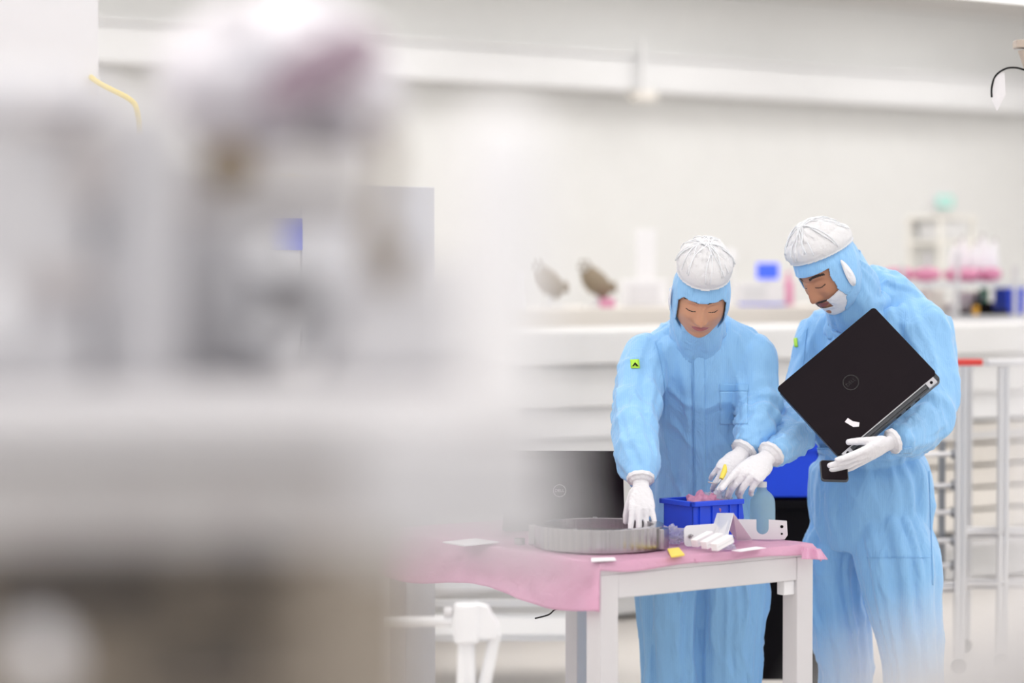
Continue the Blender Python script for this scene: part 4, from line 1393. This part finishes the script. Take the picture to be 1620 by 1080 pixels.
# ---------------------------------------------------------------- the man
man = thing('person', 'person in blue coverall looking down sideways, dark laptop held in one arm', 'person', (at(1375, 7.42).x, 7.42, 0), 0)
Hm = W(1311, 425, 7.13)
HM = head_frame(Hm, (-.80, -.58, -.70), math.radians(3))
SMn = 1.03
torso_skin(man, HM, [(HM @ Vector((0, -.02, -.03)), .06, .062), (W(1352, 480, 7.22), .060, .064), (W(1362, 500, 7.27), .066, .068), (W(1370, 540, 7.3), .13, .09), (W(1374, 600, 7.32), .15, .10)], True, [M['skin_m'], M['lip_m'], M['hair']], SMn)
def open_m(p):
    if p.y < .0: return False
    zt, zb = .034, -.128
    if p.z > zt: return False
    k = (p.z - zb) / (zt - zb)
    w = .068 * math.sqrt(max(0, min(1, k * 2.6))) if k < .38 else .068
    return abs(p.x) < w
hd_m, nt_m = hood_set(man, HM, W(1360, 480, 7.25), .1, .1, SMn, True, open_m)
# white ear net on the visible side (his left ear: -x of the frame is his left? the camera sees +/-x by facing)
sx = 1 if (HM.to_3x3() @ Vector((1, 0, 0))).y < 0 else -1
def ear(H, sc, side, parent, size=1.0):
    ps = []
    n = 28
    b = MB(H)
    vs = [None]
    for r in (0.0, .5, 1.0):
        for k in range(n):
            th = 2 * PI * k / n
            cy = .014 + math.cos(th) * r * (.012 if man else .017) * size * (1 - .35 * math.sin(th)); cz = -.008 + math.sin(th) * r * .042 * size
            # project sideways on to the hood
            best = None
            a, b_, c = .077, .097, .118
            dy, dz = cy / b_ / sc, cz / c / sc
            dx = math.sqrt(max(.05, 1 - dy * dy - dz * dz))
            d = Vector((side * dx, dy, dz)).normalized()
            vs.append(head_base(d, sc, False, .0150 + .004 * (1 - r)))
    vs = vs[1:]
    fs = []
    for j in range(2):
        for k in range(n):
            fs.append([j * n + k, j * n + (k + 1) % n, (j + 1) * n + (k + 1) % n, (j + 1) * n + k])
    b.add(vs, fs)
    return lab(b.build('ear_net', M['mask'], parent, solid=.0015, autosm=0), 'white net patch over the ear')
ear(HM, SMn, sx, hd_m)
ear(HF, SW, 1 if (HF.to_3x3() @ Vector((1, 0, 0))).x < 0 else -1, hd_w, .9)
# beard mask
def mask_keep(d, p):
    q = p / SMn
    if q.y < -.005: return False
    edge = -.030 - .55 * max(0, q.y - .045)
    return q.z < edge - .01 * 0 and not (abs(q.x) < .030 and q.z > -.080 and q.y > .05)
mk = shell(HM, lambda d: head_base(d, SMn, False, .0065) * (1 + .01 * noise.noise(d * 9)), mask_keep)
lab(mk.build('beard_mask', M['mask'], man, solid=.0015, autosm=0), 'white mask over cheeks and chin')
b = MB()
b.loft([(HM @ Vector((0, -.030, -.020)), .080, .070), (HM @ Vector((0, -.040, -.085)), .080, .076), (W(1350, 478, 7.205), .086, .082), (W(1360, 492, 7.245), .100, .090), (W(1366, 512, 7.27), .118, .098)], 72, 6,
       folds(6, 3, 2.5, .008, 1.5), caps=False)
b.build('hood_cowl', M['suit'], hd_m, solid=.003, autosm=0)
lat = (.82, -.57, 0)
L = []
L.append(([(W(1375, 872, 7.43), .08, .06), (W(1375, 862, 7.43), .16, .12), (W(1377, 835, 7.42), .190, .145), (W(1378, 790, 7.41), .200, .155), (W(1378, 745, 7.40), .190, .150), (W(1376, 716, 7.39), .160, .128), (W(1376, 690, 7.38), .190, .150),
           (W(1378, 640, 7.37), .196, .150), (W(1379, 580, 7.34), .205, .150), (W(1382, 530, 7.32), .205, .140), (W(1384, 495, 7.31), .180, .125), (W(1380, 470, 7.30), .140, .105), (W(1374, 462, 7.285), .100, .085), (W(1366, 455, 7.27), .080, .075)],
          lat, folds(21, 1.2, 2.6, .011, 0, [(.40, .04, .004, 22)])))
L.append(([(W(1455, 500, 7.27), .05, .05), (W(1452, 512, 7.24), .098, .09), (W(1468, 570, 7.19), .088, .085), (W(1472, 625, 7.13), .080, .080), (W(1464, 662, 7.07), .076, .074), (W(1444, 684, 7.00), .064, .062),
           (W(1425, 694, 6.94), .045, .044), (W(1418, 697, 6.92), .036, .036)],
          (1, 0, 0), folds(25, 1.8, 2.0, .010, 1.2, [(.55, .14, .006, 8), (.88, .05, .004, 16)])))
L.append(([(W(1308, 510, 7.42), .05, .05), (W(1308, 525, 7.40), .088, .085), (W(1291, 590, 7.36), .082, .08), (W(1272, 645, 7.27), .074, .073), (W(1256, 682, 7.17), .068, .066), (W(1242, 700, 7.04), .055, .053),
           (W(1228, 715, 6.95), .041, .040), (W(1222, 719, 6.93), .035, .035)],
          (1, 0, 0), folds(29, 1.8, 2.0, .010, -1.2, [(.6, .14, .006, 8), (.88, .05, .004, 16)])))
L.append(([(W(1352, 780, 7.44), .08, .08), (W(1345, 830, 7.48), .09, .11), (W(1318, 880, 7.50), .094, .11), (W(1322, 950, 7.51), .092, .10), (W(1332, 1010, 7.50), .088, .095), (W(1338, 1060, 7.50), .080, .09), ((1.03, 7.50, .16), .078, .09), ((1.03, 7.50, .05), .076, .095)],
          lat, folds(33, 1.0, 3.0, .013)))
L.append(([(W(1392, 770, 7.41), .08, .08), (W(1400, 810, 7.37), .11, .11), (W(1408, 845, 7.34), .118, .12), (W(1422, 890, 7.31), .126, .12), (W(1430, 950, 7.30), .110, .11), (W(1440, 1010, 7.29), .092, .10), (W(1446, 1060, 7.29), .082, .09), ((1.22, 7.29, .16), .080, .09), ((1.22, 7.29, .05), .078, .095)],
          lat, folds(37, 1.0, 3.0, .013)))
cov2, me2 = coverall(man, L, seed=7)
tr = bvh(me2)
patch(tr, lambda s, t: (1292 + 150 * s, 709 + 9 * t - 2 * s), man, 'elastic_waist', M['suit'], .004, nv=4, nu=60, lift=.002)
patch(tr, lambda s, t: (1469 + 1.3 * s + 6 * t, 745 + 180 * t), man, 'side_seam', M['suit_seam'], .0015, nu=1, nv=30)
patch(tr, lambda s, t: (1372 + 98 * s, 881 + 1.2 * t), man, 'knee_seam', M['suit_seam'], .0015, nu=20, nv=1)
patch(tr, lambda s, t: (1433 + 1.5 * s - 4 * math.sin(t * 2.5), 492 + 100 * t), man, 'sleeve_seam', M['suit_seam'], .0015, nu=1, nv=30)
patch(tr, lambda s, t: (1268 + 1.5 * s + 8 * (1 - t), 520 + 70 * t), man, 'sleeve_seam', M['suit_seam'], .0015, nu=1, nv=20)
pp = patch(tr, lambda s, t: (1257 + 5 * s + 1 * t, 535 + 14 * t), man, 'static_patch', M['lime'], .0015, nv=4, nu=4, lift=.003)
lab(pp, 'yellow-green patch on the sleeve')
for x, y in ((1.03, 7.50), (1.22, 7.29)):
    f = Vector((-.57, -.82, 0)); c = Vector((x, y, 0))
    b = MB(); b.loft([(c - f * .07 + Vector((0, 0, .045)), .042, .045), (c + Vector((0, 0, .06)), .048, .06), (c + f * .10 + Vector((0, 0, .045)), .053, .045), (c + f * .19 + Vector((0, 0, .034)), .050, .034), (c + f * .24 + Vector((0, 0, .028)), .03, .022)], 20, 4, None, lat); b.build('shoe_cover', M['white'], man)
g3, tip3 = glove(man, 'glove', W(1212, 725, 6.90), (W(1153, 779, 6.78) - W(1212, 725, 6.90)), (.15, -.75, .75), -1, [(-2, 6, 6, 4), (4, 34, 42, 20), (3, 44, 48, 24), (2, 50, 50, 24)], (26, 50, 30), cuff=.020, cr=.036, sc=1.0)

# ---------------------------------------------------------------- laptop in his arm
pb, pr, pl = Vector((1325, 725, 0)), Vector((1482, 592, 0)), Vector((1232, 612, 0))
Yl0 = 6.86
A = W(1326, 722, Yl0)
ex = (W(1482, 591, Yl0 + .03) - A).normalized()
ey0 = (W(1232, 612, Yl0 + .10) - A)
ey = (ey0 - ex * ey0.dot(ex)).normalized()
ez = ex.cross(ey)
if ez.y > 0: flip = -1
else: flip = 1
wl, hl = (W(1482, 591, Yl0 + .03) - A).length, ey0.length
ez = ez * flip
LF = frame(A, ex, ey, ex.cross(ey))
sg = flip        # +z of the frame points to the camera when sg is 1
t = thing('laptop', 'dark closed laptop held tilted in the arm of the sideways-looking person', 'laptop', A, 0)
b = MB(LF @ Matrix.Translation((wl / 2, 0, 0))); b.prism(rounded(wl, hl, .011), .008 * sg, z0=0); b.build('lid', M['lid'], t, smooth=False, bevel=.0012)
b = MB(LF @ Matrix.Translation((wl / 2, 0, 0))); b.prism(rounded(wl - .002, hl + .016, .011, y0=-.020), -.026 * sg, z0=-.003 * sg); b.build('keyboard_base', M['base_grey'], t, smooth=False, bevel=.0012)
b = MB(LF); b.b2((.006, -.0135, -.004 * sg), (wl - .006, -.0005, .0015 * sg)); b.build('hinge_bar', M['base_grey'], t, smooth=False)
b = MB(LF); b.b2((.03, -.0035, -.002 * sg), (wl - .04, -.0005, .0052 * sg)); lab(b.build('silver_edge', M['silver'], t, smooth=False), 'thin silver strip along the hinge')
for x in (.012, wl - .045):
    b = MB(LF); b.b2((x, -.020, -.004 * sg), (x + .030, -.0008, .0060 * sg), bevel=.001); h_ = b.build('hinge_cap', M['silver'], t, smooth=False)
    b = MB(LF); b.cyl((x + .015, -.011, .006 * sg), (x + .015, -.011, .0068 * sg), .0045); b.build('screw', M['black'], h_)
for x in (.20, .235, .27):
    b = MB(LF); b.b2((x, -.0212, -.018 * sg), (x + .018, -.0195, -.010 * sg)); b.build('port', M['black'], t, smooth=False)
Tl = LF @ Matrix.Translation((wl * .46, hl * .52, .008 * sg))
if sg < 0: Tl = Tl @ Matrix.Rotation(PI, 4, 'X')
Tl = Tl @ Matrix.Rotation(PI, 4, 'Z') @ Matrix.Rotation(PI, 4, 'Z')
b = MB(Tl); b.ring((0, 0, 0), .0205, .0235, .0007, 48); b.build('logo_ring', M['lid_logo'], t)
text_mesh('DELL', .015, Tl, 'logo_lettering', M['lid_logo'], t, .0005)
b = MB(LF @ Matrix.Translation((0, 0, .008 * sg))); k = wl
b.prism([(.080, .063), (.094, .066), (.098, .050), (.110, .034), (.101, .026), (.088, .036)], .0006 * sg); lab(b.build('sticker', M['sticker'], t, smooth=False), 'torn pale sticker')
# left glove under the laptop, thumb on the hinge edge
g4, tip4 = glove(man, 'glove', W(1404, 702, 6.86), (W(1330, 738, 6.80) - W(1404, 702, 6.86)), (.18, -.62, -.78), -1, [(4, 2, 4, 2), (0, 4, 6, 4), (-9, 4, 8, 6), (-22, 6, 8, 8)], (4, 22, 4), cuff=.014, cr=.035, sc=1.0)
# phone held below
ph = [W(1295, 756, 6.80), W(1334, 757, 6.80), W(1346, 731, 6.84), W(1304, 731, 6.84)]
t = thing('phone', 'dark phone held flat under the laptop in a white glove', 'phone', ph[0])
pc = sum(ph, Vector()) / 4; px_ = ph[1] - ph[0]; py_ = ph[3] - ph[0]
PF = frame(pc, px_, py_ - px_ * (py_.dot(px_) / px_.dot(px_)), px_.cross(py_))
b = MB(PF); b.prism(rounded(.078, .074, .010, y0=-.037), .008, z0=-.008); b.build('phone_body', M['base_grey'], t, smooth=False, bevel=.0015)
b = MB(PF); b.prism(rounded(.072, .068, .008, y0=-.034), .0008); b.build('phone_glass', M['lid'], t, smooth=False)
b = MB(PF); b.prism(rounded(.022, .010, .004, y0=.018), .0022); b.build('camera_bump', M['base_grey'], t, smooth=False)
# ================================================================ the machine close to the camera, far out of focus
def fg(name, label, cat, px, Y):
    return thing(name, label, cat, at(px, Y, 0), 0)
def fz(py, Y): return CAMZ - (py - HOR) / FPX * Y
DZ = fz(652, 1.45) + .0005
def dpy(Y): return HOR + (CAMZ - DZ) * FPX / Y
def fx(px, Y): return (px - 810) / FPX * Y
def fbox(name, m, px0, px1, py0, py1, Y, d, par, bev=.004, sm=False):
    b = MB(); b.b2((fx(px0, Y), Y, fz(py1, Y)), (fx(px1, Y), Y + d, fz(py0, Y)), bevel=bev); return b.build(name, m, par, smooth=sm)
Y = 1.45
t = fg('machine_deck', 'pale machine deck filling the lower left, far out of focus', 'machine', 300, Y)
fbox('deck_plate', M['fg_white'], -260, 800, 652, 712, Y, .95, t)
fbox('apron', M['fg_mid'], -260, 790, 712, 868, Y + .02, .03, t)
fbox('under_frame', M['fg_warm'], -260, 640, 900, 935, Y + .03, .2, t)
for px in (-180, 600):
    fbox('leg', M['fg_warm'], px, px + 50, 868, 4000, Y + .03, .04, t)
for i, (px, py) in enumerate(((195, 830), (365, 818), (60, 845), (520, 800))):
    b = MB(); b.cyl((fx(px, Y), Y + .021, fz(py, Y)), (fx(px, Y), Y + .008, fz(py, Y)), .010); b.build('recess_plug', M['fg_grey'], t)
fbox('lower_cross_beam', M['fg_warm'], -260, 640, 985, 1040, Y + .05, .06, t)
fbox('back_sheet', M['fg_warm'], -260, 640, 868, 1500, Y + .26, .01, t)
for px, py, w, h in ((55, 945, 90, 36), (205, 940, 60, 30), (372, 918, 42, 34), (350, 1062, 60, 34), (245, 1085, 40, 22)):
    b = MB(); b.b2((fx(px - w, Y), Y + .0, fz(py + h, Y)), (fx(px + w, Y), Y + .028, fz(py - h, Y)), bevel=.004); b.build('cable_clamp', M['fg_dark'], t)
b = MB(); b.loft([(W(38, 1000, 1.35), .006, .010), (W(62, 1030, 1.35), .014, .012), (W(78, 1075, 1.35), .012, .012)], 16, 4); lab(b.build('pale_knob', M['wrap'], t), 'pale rounded knob')
# left module of the instrument
Y = 1.80
t = fg('process_module', 'pale grey machine module at the left edge under the tall cabinet, out of focus', 'machine', 150, Y)
fbox('housing', M['fg_white'], -250, 130, 215, dpy(Y), Y, .25, t, .01)
fbox('upper_hood', M['wrap'], -250, 130, 110, 170, Y + .05, .22, t, .01)
fbox('neck', M['fg_mid'], -250, 60, 165, 220, Y + .06, .2, t)
b = MB(); b.ball(W(70, 190, Y - .02), (.022, .02, .008), 12); b.build('vent_slot', M['fg_grey'], t)
fbox('side_column', M['fg_white'], 150, 275, 168, dpy(Y), Y + .04, .06, t, .01)
b = MB(); b.cyl(W(145, 205, Y), W(138, 320, Y), .014); b.build('dark_post', M['fg_grey'], t)
b = MB(); b.b2((fx(50, Y), Y - .02, fz(470, Y)), (fx(160, Y), Y, fz(420, Y)), bevel=.004); b.build('recess_panel', M['fg_grey'], t)
b = MB(); b.ball(W(-6, 490, Y - .05), (.012, .012, .022), 12); lab(b.build('lamp_dome', M['white'], t), 'small bright white dome')
# central module
Y = 1.95
t = fg('optical_instrument', 'blurred grey instrument body with a round port in the middle of the machine', 'machine', 330, Y)
b = MB(); b.b2((fx(150, Y), Y, DZ), (fx(430, Y), Y + .2, fz(350, Y)), bevel=.012); b.build('body_block', M['fg_white'], t, smooth=False)
b = MB(); b.b2((fx(152, Y), Y + .04, fz(352, Y)), (fx(560, Y), Y + .2, fz(235, Y)), bevel=.012); b.build('upper_block', M['fg_mid'], t, smooth=False)
b = MB(); b.ball(W(365, 262, Y - .03), (.020, .016, .020), 14); lab(b.build('bronze_port', M['fg_brown'], t), 'bronze-brown round port')
b = MB(); b.cyl(W(272, 195, Y), W(268, 245, Y), .009); lab(b.build('copper_stub', M['fg_warm'], t), 'copper-coloured stub pipe')
b = MB(); b.ball(W(310, 335, Y - .03), (.017, .012, .010), 12); b.build('grey_boss', M['fg_grey'], t)
fr = frame(W(452, 480, Y - .03), (1, 0, 0), (0, 0, 1), (0, -1, 0))
b = MB(fr); b.ring((0, 0, -.05), .028, .042, .06, 40); b.build('port_ring', M['grey_box'], t)
b = MB(fr); b.cyl((0, 0, -.05), (0, 0, -.02), .028); b.build('port_window', M['fg_mid'], t)
for k in range(8):
    a = k * PI / 4
    b = MB(fr); b.cyl((.035 * math.cos(a), .035 * math.sin(a), .01), (.035 * math.cos(a), .035 * math.sin(a), .016), .0035, n=8); b.build('bolt', M['fg_grey'], t)
b = MB(); b.ball(W(432, 412, Y - .06), (.014, .012, .014), 12); lab(b.build('white_cap', M['white'], t), 'small white cap above the port')
b = MB(); b.ball(W(432, 532, Y - .06), (.013, .012, .010), 12); lab(b.build('white_knob', M['white'], t), 'small white knob under the port')
# right module and hose
Y = 1.85
t = fg('transfer_chamber', 'pale rounded chamber at the right end of the machine deck', 'chamber', 690, Y)
b = MB(); b.loft([(W(660, dpy(Y + .1) - 1, Y + .1), .085, .07), (W(655, 560, Y + .1), .08, .07), (W(650, 480, Y + .1), .065, .06), (W(640, 420, Y + .1), .05, .05)], 32, 5); b.build('chamber_body', M['fg_white'], t)
b = MB(); b.b2((fx(520, Y), Y + .0, DZ), (fx(800, Y), Y + .2, fz(545, Y)), bevel=.015); b.build('flange_block', M['fg_white'], t, smooth=False)
b = MB(); b.loft([(W(640, 425, Y), .022, .022), (W(600, 405, Y), .013, .013), (W(602, 330, Y), .008, .008), (W(612, 240, Y), .008, .008), (W(590, 195, Y), .010, .010)], 16, 5); lab(b.build('feed_pipe', M['fg_warm'], t), 'brownish feed pipe')
b = MB(); b.ball(W(598, 385, Y - .02), (.013, .012, .015), 12); b.build('pipe_joint', M['fg_warm'], t)
# foil wrapped duct on top
Y = 2.15
t = fg('foil_wrapped_duct', 'crumpled foil-wrapped duct on top of the machine, upper left', 'duct', 450, Y)
b = MB(); b.loft([(W(290, 190, Y), .03, .035), (W(325, 150, Y), .055, .06), (W(400, 120, Y), .070, .07), (W(480, 105, Y), .066, .066), (W(540, 125, Y), .050, .05), (W(572, 180, Y), .036, .036), (W(590, 235, Y), .018, .02)], 48, 8,
       lambda s, th: .010 * noise.noise(Vector((math.cos(th) * 3, math.sin(th) * 3, s * 9))), (0, 0, 1)); b.build('foil_wrap', M['foil'], t, autosm=60)
b = MB(); b.loft([(W(415, 165, Y - .10), .006, .008), (W(470, 130, Y - .11), .022, .012), (W(530, 100, Y - .11), .026, .014), (W(585, 75, Y - .08), .016, .010), (W(600, 62, Y - .07), .004, .004)], 20, 5, None, (0, 0, 1)); lab(b.build('dark_fold', M['maroon'], t), 'dark maroon opening in the foil')
b = MB(); b.b2((fx(300, Y), Y, fz(233, Y)), (fx(590, Y), Y + .1, fz(165, Y)), bevel=.01); b.build('saddle', M['fg_mid'], t, smooth=False)
# wrapped white canister
Y = 1.35
t = fg('wrapped_canister', 'tall white plastic-wrapped canister, a soft white haze left of the workers', 'canister', 795, Y)
b = MB(); b.loft([(W(795, 652, Y + .1), .022, .022), (W(795, 560, Y + .1), .024, .024), (W(795, 380, Y + .1), .027, .027), (W(795, 230, Y + .1), .024, .024), (W(795, 165, Y + .1), .008, .008)], 32, 6); b.build('canister_body', M['fg_pale'], t)
b = MB(); b.cyl(W(795, 720, Y + .1), W(795, 650, Y + .1), .016); b.build('collar', M['fg_mid'], t)
# block at the end of the deck, in front of the laptop
Y = 1.15
t = fg('clamp_block', 'pale grey handle block at the end of the deck, a haze over the table', 'clamp', 850, Y)
b = MB(); b.b2((fx(560, Y), Y, fz(885, Y)), (fx(895, Y), Y + .06, fz(668, Y)), bevel=.008); b.build('block', M['fg_white'], t, smooth=False)
b = MB(); b.tube([W(780, 872, Y), W(850, 880, Y), W(895, 860, Y), W(905, 830, Y)], .006, 12); b.build('grip', M['fg_white'], t)
b = MB(); b.b2((fx(500, Y), Y + .005, 0), (fx(650, Y), Y + .04, fz(884, Y))); b.build('support', M['fg_warm'], t, smooth=False)
# wrapped things at the lower right
Y = 1.05
t = fg('wrapped_cylinder', 'white plastic-wrapped cylinder, a soft white haze over the lower right corner', 'cylinder', 1470, Y)
b = MB(); b.loft([(W(1310, 1125, Y), .010, .010), (W(1400, 1120, Y), .024, .024), (W(1520, 1100, Y), .028, .028), (W(1640, 1060, Y), .034, .034), (W(1760, 1050, Y), .034, .034)], 28, 5, None, (0, 1, .2)); b.build('wrap', M['fg_mid'], t)
b = MB(); b.cyl((fx(1560, Y), Y, 0), (fx(1560, Y), Y, fz(1100, Y)), .02); b.build('stand', M['fg_white'], t)
b = MB(); b.cyl((fx(1560, Y), Y, 0), (fx(1560, Y), Y, .02), .12); b.build('foot', M['fg_mid'], t)
Y = 1.3
t = fg('wrapped_pole', 'pale wrapped pole brushing the right edge of the picture', 'pole', 1670, Y)
b = MB(); b.cyl((fx(1665, Y), Y, 0), (fx(1665, Y), Y, fz(560, Y)), .013); b.ball((fx(1665, Y), Y, fz(560, Y)), .013, 10); b.build('shaft', M['wrap'], t)
b = MB(); b.cyl((fx(1665, Y), Y, 0), (fx(1665, Y), Y, .02), .10); b.build('foot', M['fg_mid'], t)
